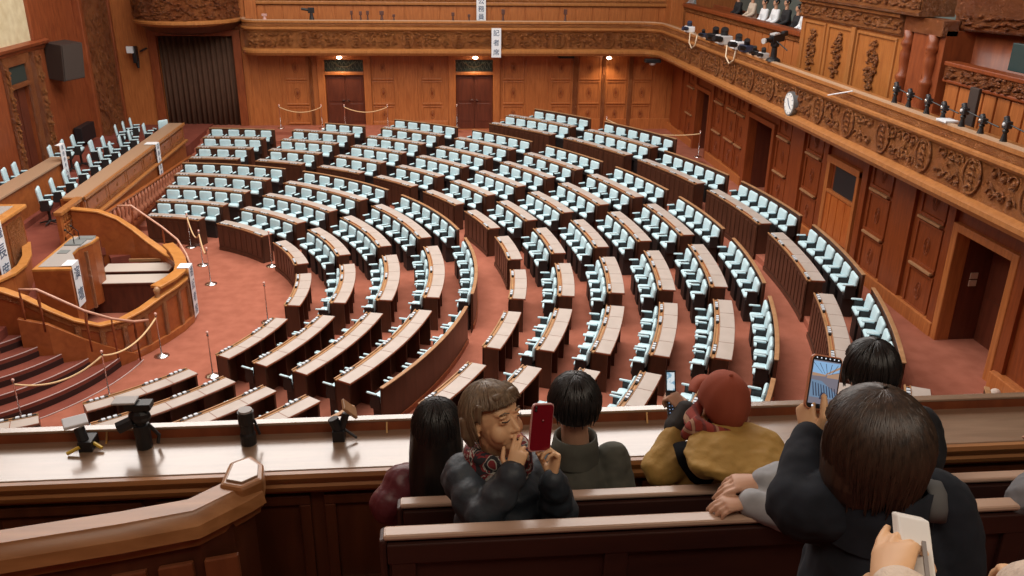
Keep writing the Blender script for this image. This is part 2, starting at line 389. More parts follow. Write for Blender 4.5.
struct('trim_3', mb, W_CARVER)
mb = MB(); mb.box(-7.45, -4.45, YF-0.05, YF+0.02, 0.0, 1.08); mb.box(-2.35, 0.62, YF-0.05, YF+0.02, 0.0, 1.25); mb.box(2.72, XR, YF-0.06, YF+0.02, 0.0, 1.3)
struct('baseboard_far', mb, W_WALL, bevel=0.01)
# right wall panelling with the long ledges
mb = MB(); led = MB(); orn = MB()
putr = lambda a, b, c, d, dd: mb.box(XR-dd, XR+0.02, a, b, c, d)
for a, b in [(31.0, 31.9), (27.7, 28.6), (26.4, 27.3), (25.6, 26.3), (22.05, 22.95), (20.05, 20.98), (16.62, 17.5), (14.6, 15.48), (10.2, 11.1), (8.0, 9.0)]:
    for z0, z1 in ((1.10, 1.94), (2.02, 2.92), (3.02, 3.75)):
        frame_panel(mb, a, b, z0, z1, putr, 0.05, 0.035)
        oval_relief(orn, 'y', (a+b)/2, (z0+z1)/2, XR-0.015, 0.09, 0.18)
    for z in (0.98, 1.98, 2.96): led.box(XR-0.10, XR+0.02, a+0.04, b-0.04, z, z+0.055)
for a, b in [(32.6, 33.6), (30.72, 30.92), (19.66, 19.9), (17.62, 17.86), (15.65, 16.45), (14.26, 14.48), (12.1, 12.34), (21.1, 21.9), (25.3, 25.5), (28.7, 28.95)]:
    mb.box(XR-0.08, XR+0.02, a, b, 1.0, 3.85)
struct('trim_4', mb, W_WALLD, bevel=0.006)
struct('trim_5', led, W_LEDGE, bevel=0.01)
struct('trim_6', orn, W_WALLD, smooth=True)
mb = MB()
for a, b in [(14.24, 23.08), (25.3, 28.94), (30.7, 34.2), (1.4, 12.3)]: mb.box(XR-0.12, XR+0.02, a, b, 0.8, 1.16)
mb.box(XR-0.24, XR-0.1, 10.9, 12.2, 0.8, 1.2)
struct('baseboard_right', mb, W_WALL, bevel=0.02)
# pale upper board with dark grille in the right wall (closed doorway)
gp = thing('wall_board', 'orange wooden board with a black screen, set in the middle of the right wall', 'board', (XR, 18.8, 1.1))
mb = MB(); mb.box(XR-0.06, XR-0.01, 18.0, 19.56, 1.32, 2.40)
for q in range(4): mb.box(XR-0.075, XR-0.055, 18.05+q*0.38, 18.05+q*0.38+0.33, 1.4, 2.34)
mb.build('lower_panel', textured('orange_wood', (0.42, 0.10, 0.022), (0.55, 0.16, 0.035), (6, 6, 1), 2, rough=0.35), gp, bevel=0.006)
mb = MB(); mb.box(XR-0.11, XR-0.0, 19.42, 19.60, 1.2, 3.15); mb.box(XR-0.11, XR-0.0, 17.94, 18.06, 1.2, 3.2); mb.box(XR-0.12, XR-0.0, 17.94, 19.60, 3.08, 3.24); mb.box(XR-0.10, XR-0.0, 18.0, 19.45, 2.36, 2.44)
mb.build('frame', W_WALL, gp, bevel=0.01)
mb = MB(); mb.box(XR-0.03, XR-0.01, 18.05, 19.25, 2.44, 3.08); mb.build('black_screen', mat('screen_black', (0.02, 0.022, 0.026), 0.45), gp)
# lamps under the far balcony
for i, x in enumerate((-3.5, 1.7, 6.95)):
    o = thing('recessed_lamp', ['round glowing lamp under the far balcony above the left door', 'round glowing lamp under the far balcony above the right door', 'round glowing lamp under the far balcony near the right corner'][i], 'lamp', (x, 33.72, 3.94), 0, 'lamps under the far balcony')
    mb = MB(); mb.lathe([(0.13, 0.0), (0.14, 0.03), (0.10, 0.05)], (x, 33.72, 3.93), 14); mb.tube([(x, 33.72, 3.97), (x, 33.72, 3.80)], 0.03, 8); mb.build('lamp_rim', BRASS, o)
    mb = MB(); mb.ell((x, 33.72, 3.77), (0.10, 0.10, 0.05), 12, 6); mb.build('bulb', mat('lamp_glow', (1, 0.9, 0.7), 0.5, emis=(1, 0.82, 0.55), estr=22), o, smooth=True)
# ================================================================ REPORTERS' BALCONY (far + right)
def arcpath(cx, cy, r, a0, a1, n): return [(cx+r*math.cos(math.radians(a0+(a1-a0)*i/n)), cy+r*math.sin(math.radians(a0+(a1-a0)*i/n))) for i in range(n+1)]
BY, BX = 33.10, 8.72
path = [(-6.95, 34.1), (-6.95, 33.75)] + arcpath(-6.3, 33.75, 0.65, 180, 270, 6) + [(x, BY) for x in frange(-5.6, 7.6, 24)] + \
       arcpath(7.95, 32.33, 0.77, 90, 0, 6)[1:] + [(BX, y) for y in frange(31.0, 2.6, 50)]
bal = thing('press_balcony', 'long carved wooden balcony running along the far and right walls', 'balcony', (BX, 20, 3.9))
# outward (towards the hall) is to the right of travel
pf = MB(); pf.sweep(path, [(-0.95, 3.98), (-0.12, 3.98), (-0.12, 3.90), (0.05, 3.92), (0.13, 4.02), (0.13, 4.10), (0.02, 4.17), (-0.02, 4.17), (-0.10, 4.17), (-0.10, 4.10), (-0.95, 4.10)])
autosmooth(pf.build('lower_moulding', W_LIGHT, bal), 35)
pf = MB(); pf.sweep(path, [(0.0, 4.12), (0.0, 4.90), (-0.14, 4.90), (-0.14, 4.12)])
pf.build('frieze_board', W_CARVE, bal)
pf = MB(); pf.sweep(path, [(-0.02, 4.80), (0.03, 4.80), (0.10, 4.87), (0.10, 4.92), (0.04, 4.95), (0.02, 5.06), (0.07, 5.10), (0.07, 5.17), (-0.26, 5.17), (-0.26, 5.06), (-0.10, 5.04), (-0.12, 4.84)])
autosmooth(pf.build('top_rail', W_LIGHT, bal), 35)
pf = MB(); pf.sweep(path, [(0.005, 4.955), (0.055, 4.955), (0.045, 5.05), (0.005, 5.05)]); pf.build('carved_band', W_CARVE, bal)
pf = MB(); pf.sweep(path, [(0.065, 5.165), (0.07, 5.20), (-0.04, 5.20), (-0.04, 5.165)]); pf.build('rail_edge', mat('rail_highlight', (0.62, 0.42, 0.27), 0.3), bal)  # pale colour paints the highlight along the top of the rail
# cumulative length lookup for ornaments
cum = [0.0]
for a, b in zip(path[:-1], path[1:]): cum.append(cum[-1]+math.hypot(b[0]-a[0], b[1]-a[1]))
def on_path(s, off, z):
    for i in range(len(path)-1):
        if cum[i+1] >= s: break
    f = (s-cum[i])/(cum[i+1]-cum[i]); a, b = path[i], path[i+1]
    t = Vector((b[0]-a[0], b[1]-a[1])).normalized()
    return (a[0]+(b[0]-a[0])*f+t.y*off, a[1]+(b[1]-a[1])*f-t.x*off, z)
sc_m = MB(); rnd = random.Random(3)
tot = cum[-1]; s = 1.0
MEDS = []
corner_s = cum[[i for i, p in enumerate(path) if p[0] >= BX-0.001][0]]
y_at = lambda s_: 31.0-(s_-corner_s)  # along right side
meds_y = [12.7-1.48*k for k in range(1, 5)] + [12.7+1.47*k for k in range(0, 13)]
med_s = [corner_s + (32.33-y) for y in meds_y]
med_s += [cum[0]+3.0+1.9*k for k in range(7)]
while s < tot-0.4:
    near = min((abs(s-q) for q in med_s), default=9)
    if near > 0.36:
        for k in range(2):
            z = 4.34+0.34*k + rnd.uniform(-.02, .02); sg = 1 if (int(s*5)+k) % 2 else -1
            n = 11
            sc_m.tube([on_path(s+sg*(0.13-0.010*q)*math.cos(q*0.62), 0.02, z+(0.13-0.010*q)*math.sin(q*0.62)) for q in range(n)], [0.020-0.0008*q for q in range(n)], 5)
            sc_m.ell(on_path(s+rnd.uniform(-.04, .04), 0.02, z), (0.05, 0.05, 0.045), 6, 4)
        for q in range(3):
            a0 = rnd.uniform(0, 6.28); z = rnd.uniform(4.28, 4.74); L_ = rnd.uniform(.07, .13)
            sc_m.tube([on_path(s+rnd.uniform(-.15, .15), 0.01, z), on_path(s+L_*math.cos(a0), 0.05, min(4.78, max(4.22, z+L_*math.sin(a0)*0.6))), on_path(s+1.7*L_*math.cos(a0+.4), 0.015, min(4.78, max(4.22, z+L_*math.sin(a0))))], [0.010, 0.024, 0.006], 5)
    s += 0.24
sc_m.build('scroll_carving', W_CARVE, bal, smooth=True)
for k, ms in enumerate(med_s):
    if ms > tot-0.5: continue
    mm = MB(); n = 20
    mm.tube([on_path(ms+0.23*math.cos(2*PI*q/n), 0.03, 4.52+0.29*math.sin(2*PI*q/n)) for q in range(n+1)], 0.024, 6)
    ring = [on_path(ms+0.20*math.cos(2*PI*q/n), 0.022, 4.52+0.28*math.sin(2*PI*q/n)) for q in range(n)]
    ring0 = [on_path(ms+0.24*math.cos(2*PI*q/n), 0.0, 4.52+0.30*math.sin(2*PI*q/n)) for q in range(n)]
    mm.rings([ring0, ring])
    for q in range(5):
        z = 4.32+0.1*q; mm.tube([on_path(ms-0.10+0.03*(q % 2), 0.05, z), on_path(ms, 0.04, z+0.06), on_path(ms+0.10-0.03*(q % 2), 0.05, z+0.01)], [0.015, 0.035, 0.015], 5)
    mm.build('medallion', W_CARVE, bal, smooth=True)
# balcony floor
mb = MB(); mb.box(-6.9, 9.7, 33.22, 36.2, 4.0, 4.1); mb.box(8.86, 12.9, 2.6, 33.2, 4.0, 4.1); struct('floor_balcony', mb, CARPETD)
# ---- upper parapets
up = thing('upper_parapet', 'plank panelled upper gallery parapet above the far balcony', 'parapet', (0, 34.3, 4.3))
mb = MB(); mb.box(-6.9, 9.7, 34.28, 34.36, 4.2, 5.95)
for i in range(25):
    x = -6.85+i*0.66; mb.box(x, x+0.60, 34.25, 34.29, 5.22 if 0 else 4.3, 5.62)
mb.build('plank_panel', W_WALL, up, bevel=0.006)
mb = MB(); mb.box(-6.9, 9.7, 34.16, 34.4, 5.66, 5.78); mb.box(-6.9, 9.7, 34.2, 34.4, 5.84, 5.95); mb.build('top_moulding', W_LIGHT, up, bevel=0.02)
mb = MB(); mb.box(-6.9, 9.7, 34.19, 34.3, 5.78, 5.86); mb.build('carved_band', W_CARVE, up)
mb = MB(); mb.box(9.2, 9.72, 33.45, 34.27, 4.3, 6.6); mb.build('corner_post', W_WALL, up, bevel=0.02)
mb = MB(); mb.box(-6.93, -6.5, 34.10, 34.27, 4.2, 6.6); mb.build('corner_post', W_WALL, up, bevel=0.02)
ur = thing('upper_parapet', 'plank panelled upper gallery parapet above the right balcony, below the seated crowd', 'parapet', (9.8, 27, 4.3))
mb = MB(); mb.box(9.78, 9.86, 22.3, 33.4, 4.2, 5.85)
for i in range(19):
    y = 22.35+i*0.58; mb.box(9.75, 9.79, y, y+0.53, 4.3, 5.55)
mb.build('plank_panel', W_WALL, ur, bevel=0.006)
mb = MB(); mb.box(9.62, 9.95, 22.3, 33.4, 5.72, 5.86); mb.build('top_rail', W_WALLD, ur, bevel=0.03)
mb = MB(); mb.box(9.70, 9.8, 22.3, 33.4, 5.58, 5.72); mb.build('carved_band', W_CARVE, ur)
# ---- royal box block on the right
rb = thing('royal_box', 'tall carved wooden box front with oval ornaments and turned columns, right side', 'gallery box', (9.5, 19, 4.3))
mb = MB(); mb.box(9.62, 10.9, 17.15, 22.25, 4.2, 6.25); mb.build('box_body', textured('box_wood', (0.34, 0.115, 0.030), (0.46, 0.175, 0.045), (7, 7, .9), 2.2, rough=0.36, dist=0.6), rb, bevel=0.01)
mb = MB()
for a, b in ((17.35, 19.1), (19.35, 20.6), (20.75, 22.0)):
    frame_panel(mb, a, b, 4.35, 6.2, lambda p, q, r, s_, dd: mb.box(9.62-dd, 9.63, p, q, r, s_), 0.06, 0.04)
mb.box(9.54, 9.63, 19.13, 19.32, 4.3, 6.25)
mb.build('panel_frame', W_LIGHT, rb, bevel=0.01)
for yc, zz in ((18.25, 5.5), (19.98, 5.55), (21.4, 5.5)):
    mb = MB(); rn = random.Random(int(yc*10))
    for q in range(70):
        z = zz+rn.uniform(-0.5, 0.5); y = yc+rn.uniform(-1, 1)*0.22*math.sqrt(max(0, 1-((z-zz)/0.52)**2)); a0 = rn.uniform(0, 6.28)
        mb.tube([(9.60, y, z), (9.565, y+0.05*math.cos(a0), z+0.05*math.sin(a0)), (9.60, y+0.09*math.cos(a0+.6), z+0.09*math.sin(a0+.6))], [0.012, 0.035, 0.01], 5)
    mb.build('oval_carving', W_CARVE, rb, smooth=True)
mb = MB(); mb.sweep([(9.62, 22.25), (9.62, 17.2)], [(-0.6, 6.25), (0.05, 6.25), (0.10, 6.30), (0.06, 6.36), (0.06, 6.58), (0.14, 6.62), (0.14, 6.68), (-0.6, 6.68)]); mb.build('lower_frieze', W_CARVE, rb)
mb = MB(); mb.sweep([(9.55, 22.25), (9.55, 16.4)], [(-0.6, 6.70), (0.12, 6.70), (0.16, 6.76), (0.10, 6.82), (0.10, 7.2), (0.22, 7.3), (-0.6, 7.3)]); mb.build('upper_frieze', W_CARVE, rb)
for yc in (16.95, 16.05):
    mb = MB(); prof = [(0.12, 4.3), (0.12, 4.9), (0.10, 5.0), (0.13, 5.06), (0.10, 5.14), (0.13, 5.22), (0.11, 5.4), (0.14, 5.46), (0.14, 5.52), (0.09, 5.58), (0.12, 5.8), (0.13, 5.95), (0.09, 6.05), (0.14, 6.12), (0.14, 6.17), (0.10, 6.25), (0.12, 6.4)]
    mb.lathe(prof, (9.62, yc, 0), 14); mb.build('turned_column', W_RED, rb, smooth=True)
mb = MB(); mb.box(9.66, 10.4, 15.75, 17.15, 4.2, 6.5); mb.box(9.60, 9.7, 16.22, 16.78, 4.3, 6.4); mb.build('column_backing', W_RED, rb, bevel=0.01)
mb = MB(); mb.box(9.56, 9.9, 15.75, 17.13, 6.38, 6.68); mb.build('column_cap', W_CARVER, rb, bevel=0.02)
mb = MB(); mb.box(9.35, 9.9, 15.72, 17.14, 4.28, 4.9); mb.box(9.3, 9.9, 15.72, 17.14, 4.86, 4.95); mb.build('column_base', W_RED, rb, bevel=0.02)
# curved balcony of the box beyond the columns (bows outwards)
cp = [(9.9-0.0-1.0*math.sin(PI*0.5*min(1, (15.9-y)/5.5))*0+0.9*((15.9-y)/6)**2*0, y) for y in frange(15.9, 8.0, 16)]
cpath = [(9.9+1.25*math.sin(PI*min(1, max(0, (15.9-y)/7.9))), y) for y in frange(15.9, 8.0, 20)]
mb = MB(); mb.sweep(cpath, [(-0.3, 6.50), (0.0, 6.50), (0.05, 6.56), (0.05, 6.75), (0.12, 6.82), (0.10, 7.15), (0.18, 7.25), (-0.3, 7.25)]); mb.build('bowed_frieze', W_CARVER, rb, smooth=True)
mb = MB(); mb.sweep(cpath, [(-0.4, 4.2), (-0.25, 4.2), (-0.25, 6.6), (-0.4, 6.6)]); mb.build('bowed_wall', W_RED, rb, smooth=True)
pr = thing('upper_parapet', 'plank parapet with carved band beside the columns, right edge', 'parapet', (9.8, 13, 4.3))
mb = MB(); mb.box(9.80, 9.9, 7.5, 15.68, 4.2, 5.9)
for i in range(21):
    y = 7.6+i*0.38; mb.box(9.76, 9.81, y, y+0.33, 4.3, 5.55)
mb.build('plank_panel', W_WALL, pr, bevel=0.008)
mb = MB(); mb.box(9.68, 9.95, 7.5, 15.68, 5.88, 5.96); mb.box(9.70, 9.9, 7.5, 15.68, 5.58, 5.64); mb.build('moulding', W_WALLD, pr, bevel=0.015)
mb = MB(); mb.box(9.72, 9.82, 7.5, 15.68, 5.64, 5.88); mb.build('carved_band', W_CARVER, pr)
mb = MB(); mb.box(10.15, 10.25, 12.0, 14.5, 5.95, 6.42)
o = mb.build('monitor_back', [mat('dark_teal', (0.03, 0.06, 0.06), 0.4)], None, bevel=0.01); tag(o, 'dark teal monitor panel standing behind the plank parapet, right edge', 'monitor')
# ================================================================ FAR LEFT CORNER: curtain + bowed balcony
cb = thing('bowed_balcony', 'semicircular carved wooden balcony above the dark curtain in the far left corner', 'balcony', (-8.93, 34.2, 5.0))
arcp = [(-8.98-1.86*math.cos(t), 34.14-2.10*math.sin(t)) for t in frange(0, PI, 24)]
def sw(prof, nm, m_):
    mb = MB(); mb.sweep(arcp, prof); o = mb.build(nm, m_, cb); autosmooth(o, 35); return o
sw([(-0.5, 4.98), (-0.10, 4.98), (0.0, 5.02), (0.09, 5.08), (0.09, 5.15), (0.02, 5.20), (-0.5, 5.20)], 'lower_moulding', W_LIGHT)
sw([(-0.12, 5.18), (-0.02, 5.18), (-0.02, 6.4), (-0.12, 6.4)], 'carved_front', W_CARVER)
mb = MB(); mb.rings([[(-8.93-r*math.cos(t), 34.18-r*1.06*math.sin(t), z) for t in frange(0, PI, 20)] for r, z in ((1.9, 5.02), (1.5, 4.75), (0.9, 4.62))]); mb.build('soffit', W_DARK, cb)
cu = thing('stage_curtain', 'dark brown floor length curtain hanging in the far left corner', 'curtain', (-8.9, 34.3, 1.0))
mb = MB(); pts = [(-10.28+2.76*i/140, 34.33+0.05*math.sin(i*0.62)+0.02*math.sin(i*0.23)) for i in range(141)]
mb.sweep(pts, [(-0.01, 0.6), (0.01, 0.6), (0.01, 4.6), (-0.01, 4.6)])
mb.build('curtain_cloth', textured('curtain_cloth', (0.075, 0.035, 0.018), (0.105, 0.05, 0.028), (4, 4, 1), 3, rough=0.85), cu, smooth=True)
mb = MB(); mb.tube([(-10.3, 34.36, 4.56), (-7.5, 34.36, 4.56)], 0.025, 8); mb.build('curtain_rail', W_DARK, cu)
mb = MB(); mb.box(XL, -7.4, YF+0.6, YF+0.7, 0.0, 5.3); struct('wall_alcove', mb, W_DARK)
mb = MB()
for a, b in ((-10.62, -10.30), (-7.5, -7.2)): mb.box(a, b, YF-0.10, YF+0.05, 0.3, 4.75)
mb.box(-10.62, -7.2, YF-0.08, YF+0.05, 4.5, 4.75)
struct('trim_7', mb, W_RED, bevel=0.02)
mb = MB(); mb.box(-7.12, -6.95, YF-0.06, YF+0.02, 0.3, 4.2); struct('trim_8', mb, W_WALL)
# left wall: carved pilaster, door, moulding, beige painting ground
mb = MB(); mb.box(XL-0.02, XL+0.18, 31.45, 33.95, 0.5, 9.0); struct('trim_9', mb, W_CARVER, bevel=0.03)
mb = MB(); mb.box(XL-0.02, XL+0.24, 31.2, 31.45, 0.5, 9.0); mb.box(XL-0.02, XL+0.24, 33.95, 34.15, 0.5, 9.0); struct('trim_10', mb, W_RED, bevel=0.03)
mb = MB(); mb.sweep([(XL, 15.0), (XL, 28.4)], [(-0.02, 4.72), (0.06, 4.72), (0.10, 4.80), (0.22, 4.88), (0.25, 4.96), (0.10, 5.02), (-0.02, 5.02)]); struct('trim_11', mb, W_RED)
mb = MB(); mb.box(XL, XL+0.05, 15, 27.55, 5.02, 10); struct('trim_12', mb, textured('gilt_wallpaper', (0.60, 0.50, 0.30), (0.74, 0.66, 0.44), (1, 1, 1), 3.5, rough=0.7))
mb = MB(); mb.box(XL, XL+0.14, 27.55, 28.3, 5.0, 10); struct('trim_13', mb, W_RED, bevel=0.03)
mb = MB(); mb.box(XL, XL+0.10, 25.45, 25.72, 1.1, 4.72); mb.box(XL, XL+0.10, 26.88, 27.15, 1.1, 4.72); mb.box(XL, XL+0.16, 27.3, 27.75, 1.1, 4.72)
mb.box(XL, XL+0.10, 25.72, 26.88, 4.45, 4.72); mb.box(XL, XL+0.10, 25.72, 26.88, 3.82, 3.95)
struct('trim_14', mb, W_CARVER, bevel=0.02)
d = MB(); d.box(XL-0.18, XL-0.10, 25.75, 26.85, 1.1, 3.85); dr = struct('door_6', d, W_DOOR, label='tall dark door in the left wall beneath the gilt panel')
l = MB(); l.box(XL-0.12, XL-0.07, 25.80, 26.27, 1.15, 3.8); l.box(XL-0.12, XL-0.07, 26.33, 26.80, 1.15, 3.8); l.build('door_leaf', W_DOOR, dr, bevel=0.01)
l = MB(); l.box(XL+0.0, XL+0.03, 25.74, 26.86, 3.96, 4.44); l.build('transom_grille', mat('transom_dark', (0.035, 0.05, 0.045), 0.3), dr)
# loudspeaker on the left wall
sp = thing('wall_loudspeaker', 'big brown boxy loudspeaker hung on the left wall', 'loudspeaker', (-11.6, 29.5, 3.6))
mb = MB(); mb.M = Matrix.Translation((-11.55, 28.75, 4.28)) @ Matrix.Rotation(-0.35, 4, 'Z') @ Matrix.Rotation(0.10, 4, 'Y')
mb.box(-0.32, 0.30, -0.46, 0.46, -0.56, 0.56); mb.build('cabinet', mat('speaker_brown', (0.045, 0.028, 0.022), 0.7), sp, bevel=0.02)
mb = MB(); mb.M = Matrix.Translation((-11.55, 28.75, 4.28)) @ Matrix.Rotation(-0.35, 4, 'Z') @ Matrix.Rotation(0.10, 4, 'Y')
mb.box(0.30, 0.325, -0.43, 0.43, -0.53, 0.53); mb.build('grille_cloth', textured('grille_cloth', (0.05, 0.035, 0.028), (0.07, 0.05, 0.04), (1, 1, 1), 60, rough=0.9), sp)
mb = MB(); mb.box(-12.0, -11.7, 28.65, 28.85, 4.1, 4.4); mb.build('bracket', BLACK, sp)
cc = thing('security_camera', 'black wall camera with a pale square face beside the dark curtain', 'camera', (-11.1, 34.0, 3.7))
mb = MB(); mb.box(-11.12, -10.98, 33.75, 34.05, 3.55, 4.15); mb.tube([(-11.05, 33.95, 3.7), (-11.0, 33.9, 3.35)], [0.09, 0.04], 8); mb.build('body', BLACK, cc, bevel=0.02)
mb = MB(); mb.box(-11.28, -11.04, 33.66, 33.76, 3.92, 4.16); mb.build('face', WHITE, cc, bevel=0.01)
mb = MB(); mb.beam((-10.9, 34.0, 3.95), (-10.7, 34.2, 4.05), 0.05, 0.05); mb.build('bracket', BLACK, cc)
bb = MB(); bb.box(-11.95, -11.7, 29.4, 30.6, 1.45, 2.0); o = bb.build('wall_cabinet', BLACK, None, bevel=0.02); tag(o, 'low black cabinet against the left wall behind the ministers\' chairs', 'cabinet')

def relief(surf, n, seed, parent, m_, size=0.10, name='leaf_carving', aspect=1.0):
    """leafy carving laid on a surface: surf(u, v, off) -> point, u and v in 0..1"""
    rn = random.Random(seed); mb = MB()
    for q in range(n):
        u, v = rn.random(), rn.random(); a0 = rn.uniform(0, 6.28); du = size*math.cos(a0)*aspect; dv = size*math.sin(a0)
        c = lambda k: (min(.995, max(.005, u+du*k)), min(.995, max(.005, v+dv*k)))
        u1, v1 = c(0.5); u2, v2 = c(1.0)
        mb.tube([surf(u, v, 0.0), surf(u1, v1, 0.028), surf(u2+dv*0.3*aspect, min(.995, max(.005, v2-du*0.3/aspect)), 0.0)], [0.014, 0.038, 0.010], 5)
    if parent is None: o = struct(name, mb, m_, smooth=True)
    else: o = mb.build(name, m_, parent, smooth=True)
    return o
relief(lambda u, v, o: (-8.98-(1.87+o)*math.cos(PI*u), 34.14-(2.12+o)*math.sin(PI*u), 5.24+1.1*v), 420, 5, cb, W_CARVER, 0.05, aspect=0.5)
relief(lambda u, v, o: (XL+0.18+o, 31.6+2.2*u, 1.0+6.5*v), 420, 6, None, W_CARVER, 0.05, 'trim_19')
relief(lambda u, v, o: (9.55-0.105-o, 16.4+5.85*u, 6.84+0.32*v), 240, 8, rb, W_CARVE, 0.25, aspect=0.2)
relief(lambda u, v, o: (9.62-0.06-o, 17.2+5.0*u, 6.38+0.18*v), 150, 9, rb, W_CARVE, 0.35, aspect=0.12)
relief(lambda u, v, o: (9.9+1.25*math.sin(PI*u)-0.05-o, 15.85-7.8*u, 6.60+0.5*v), 300, 14, rb, W_CARVER, 0.22, aspect=0.15)
relief(lambda u, v, o: (9.72-o, 7.6+8.0*u, 5.66+0.2*v), 260, 10, pr, W_CARVER, 0.35, aspect=0.06)
relief(lambda u, v, o: (XL+0.10+o, 25.47+0.22*u, 1.3+3.3*v), 70, 12, None, W_CARVE, 0.05, 'trim_20')
relief(lambda u, v, o: (XL+0.16+o, 27.33+0.4*u, 1.3+3.3*v), 110, 13, None, W_CARVE, 0.05, 'trim_21')
# ================================================================ DESKS AND CHAIRS
GAPW = 0.652
def block_angles(hi, lo, r):
    """hi/lo boundaries in degrees; 'X' limits clip at x=-8"""
    def lim(v, side):
        if abs(v) > 80:
            a = math.degrees(math.acos(min(1, 0.80/r))); return math.radians(math.copysign(a, v))
        return math.radians(v) - side*(GAPW/2)/r
    return lim(lo, -1), lim(hi, 1)
NUMW = {1: 'first', 2: 'second', 3: 'third', 4: 'fourth', 5: 'fifth', 6: 'sixth', 7: 'seventh', 8: 'eighth', 9: 'ninth', 10: 'tenth', 11: 'eleventh', 12: 'twelfth'}
PL = textured('front_panel_wood', (0.055, 0.021, 0.012), (0.088, 0.032, 0.017), (5, 5, 1), 2.0, rough=0.36, dist=0.5)
GOLDW = textured('slot_wood', (0.36, 0.19, 0.08), (0.50, 0.28, 0.12), (4, 4, 4), 2.0, rough=0.4)
def curved_desk(row, t0, t1, nseat, label, group, plates=True):
    R = ROWR[row]; zt = (LEV[row]+0.75) if row != 'M' else 1.985
    zf = FRONT[row]; zb = LEV[row]
    tm = (t0+t1)/2
    D = thing('members_desk', label, 'desk', (CX+(R+.15)*math.cos(tm), CY+(R+.15)*math.sin(tm), zb), 0, group)
    n = max(5, int((t1-t0)*R/0.30))
    mb = MB(); mb.arc(CX, CY, R+0.055, R+0.345, zt-0.035, zt, t0, t1, n); dt = mb.build('desktop', W_RED, D, bevel=0.006, segs=1)
    mb = MB()
    for k in range(nseat):
        a = t0+(t1-t0)*k/nseat; b = t0+(t1-t0)*(k+1)/nseat; e = 0.006/R
        mb.arc(CX, CY, R+0.085, R+0.335, zt-0.004, zt+0.004, a+e, b-e, 3)
    mb.build('writing_surface', DESKTOP, dt)
    mb = MB(); mb.arc(CX, CY, R-0.012, R+0.012, zt-0.012, zt+0.010, t0, t1, n)
    mb.arc(CX, CY, R+0.066, R+0.082, zt-0.02, zt+0.010, t0, t1, n)
    mb.build('front_ledge', W_LEDGE, D)
    mb = MB(); mb.arc(CX, CY, R+0.01, R+0.068, zt-0.03, zt-0.012, t0, t1, n); mb.build('nameplate_trough', GOLDW, D)
    mb = MB(); mb.arc(CX, CY, R+0.0, R+0.035, zf-0.02, zt-0.03, t0, t1, n)
    mb.arc(CX, CY, R-0.02, R+0.0, zf-0.02, zf+0.09, t0, t1, n)
    if row in 'AFM':
        npn = nseat*2
        for k in range(npn):
            a = t0+(t1-t0)*k/npn; b = t0+(t1-t0)*(k+1)/npn; e = 0.035/R
            mb.arc(CX, CY, R-0.012, R+0.0, zf+0.15, zt-0.10, a+e, b-e, 2)
    mb.build('front_panel', PL, D)
    for t in (t0, t1):
        s_ = 1 if t == t0 else -1
        mb = MB(); mb.arc(CX, CY, R+0.0, R+0.30, zf-0.02 if row in 'AFM' else zb-0.02, zt-0.03, t, t+s_*0.035/R, 1)
        mb.build('end_panel', PL, D)
    for k in range(1, nseat):
        t = t0+(t1-t0)*k/nseat
        mb = MB(); mb.arc(CX, CY, R+0.04, R+0.27, zb, zt-0.04, t-0.012/R, t+0.012/R, 1); mb.build('partition', W_DARK, D)
    if plates:
        # one long name plate holder for each pair of seats
        for k in range(nseat):
            if nseat >= 3 and k % 2 == 1 and k != nseat-1: continue
            t = t0+(t1-t0)*(k+0.5)/nseat
            M_ = Matrix.Translation((CX+(R+.038)*math.cos(t), CY+(R+.038)*math.sin(t), zt)) @ Matrix.Rotation(t, 4, 'Z')
            mb = MB(); mb.M = M_; mb.box(-0.022, 0.022, -0.17, 0.17, -0.015, 0.022); npo = mb.build('nameplate', BLACK, D)
            mb = MB(); mb.M = M_
            for q in range(3): mb.box(-0.026, 0.024, -0.125+q*0.088, -0.125+q*0.088+0.055, 0.012, 0.036)
            mb.build('name_card', mat('silver_card', (0.60, 0.66, 0.72), 0.5), npo)
    return D
def seat_screen(row, t0, t1, label, group):
    R = ROWR[row]; zt = {'E': 1.27, 'K': 1.87}.get(row) or (1.235+0.92 if row == 'N' else 1.235+DZ+0.92)
    if row in 'IJ': zt = LEV[row]+0.75
    zf = FRONT[row]; tm = (t0+t1)/2; n = max(5, int((t1-t0)*R/0.30))
    D = thing('seat_back_screen', label, 'screen', (CX+R*math.cos(tm), CY+R*math.sin(tm), zf), 0, group)
    mb = MB(); mb.arc(CX, CY, R, R+0.05, 0.86 if row in 'NO' else zf-0.02, zt-0.02, t0, t1, n); mb.build('screen_panel', PL, D)
    mb = MB(); mb.arc(CX, CY, R-0.012, R+0.062, zt-0.012, zt+0.012, t0, t1, n); mb.build('top_cap', W_LEDGE, D, bevel=0.006, segs=1)
    mb = MB(); mb.arc(CX, CY, R+0.05, R+0.07, zf-0.02 if row not in 'EK' else LEV[row]-0.02, LEV[row]+0.10, t0, t1, n); mb.build('plinth', W_RED, D)
    return D
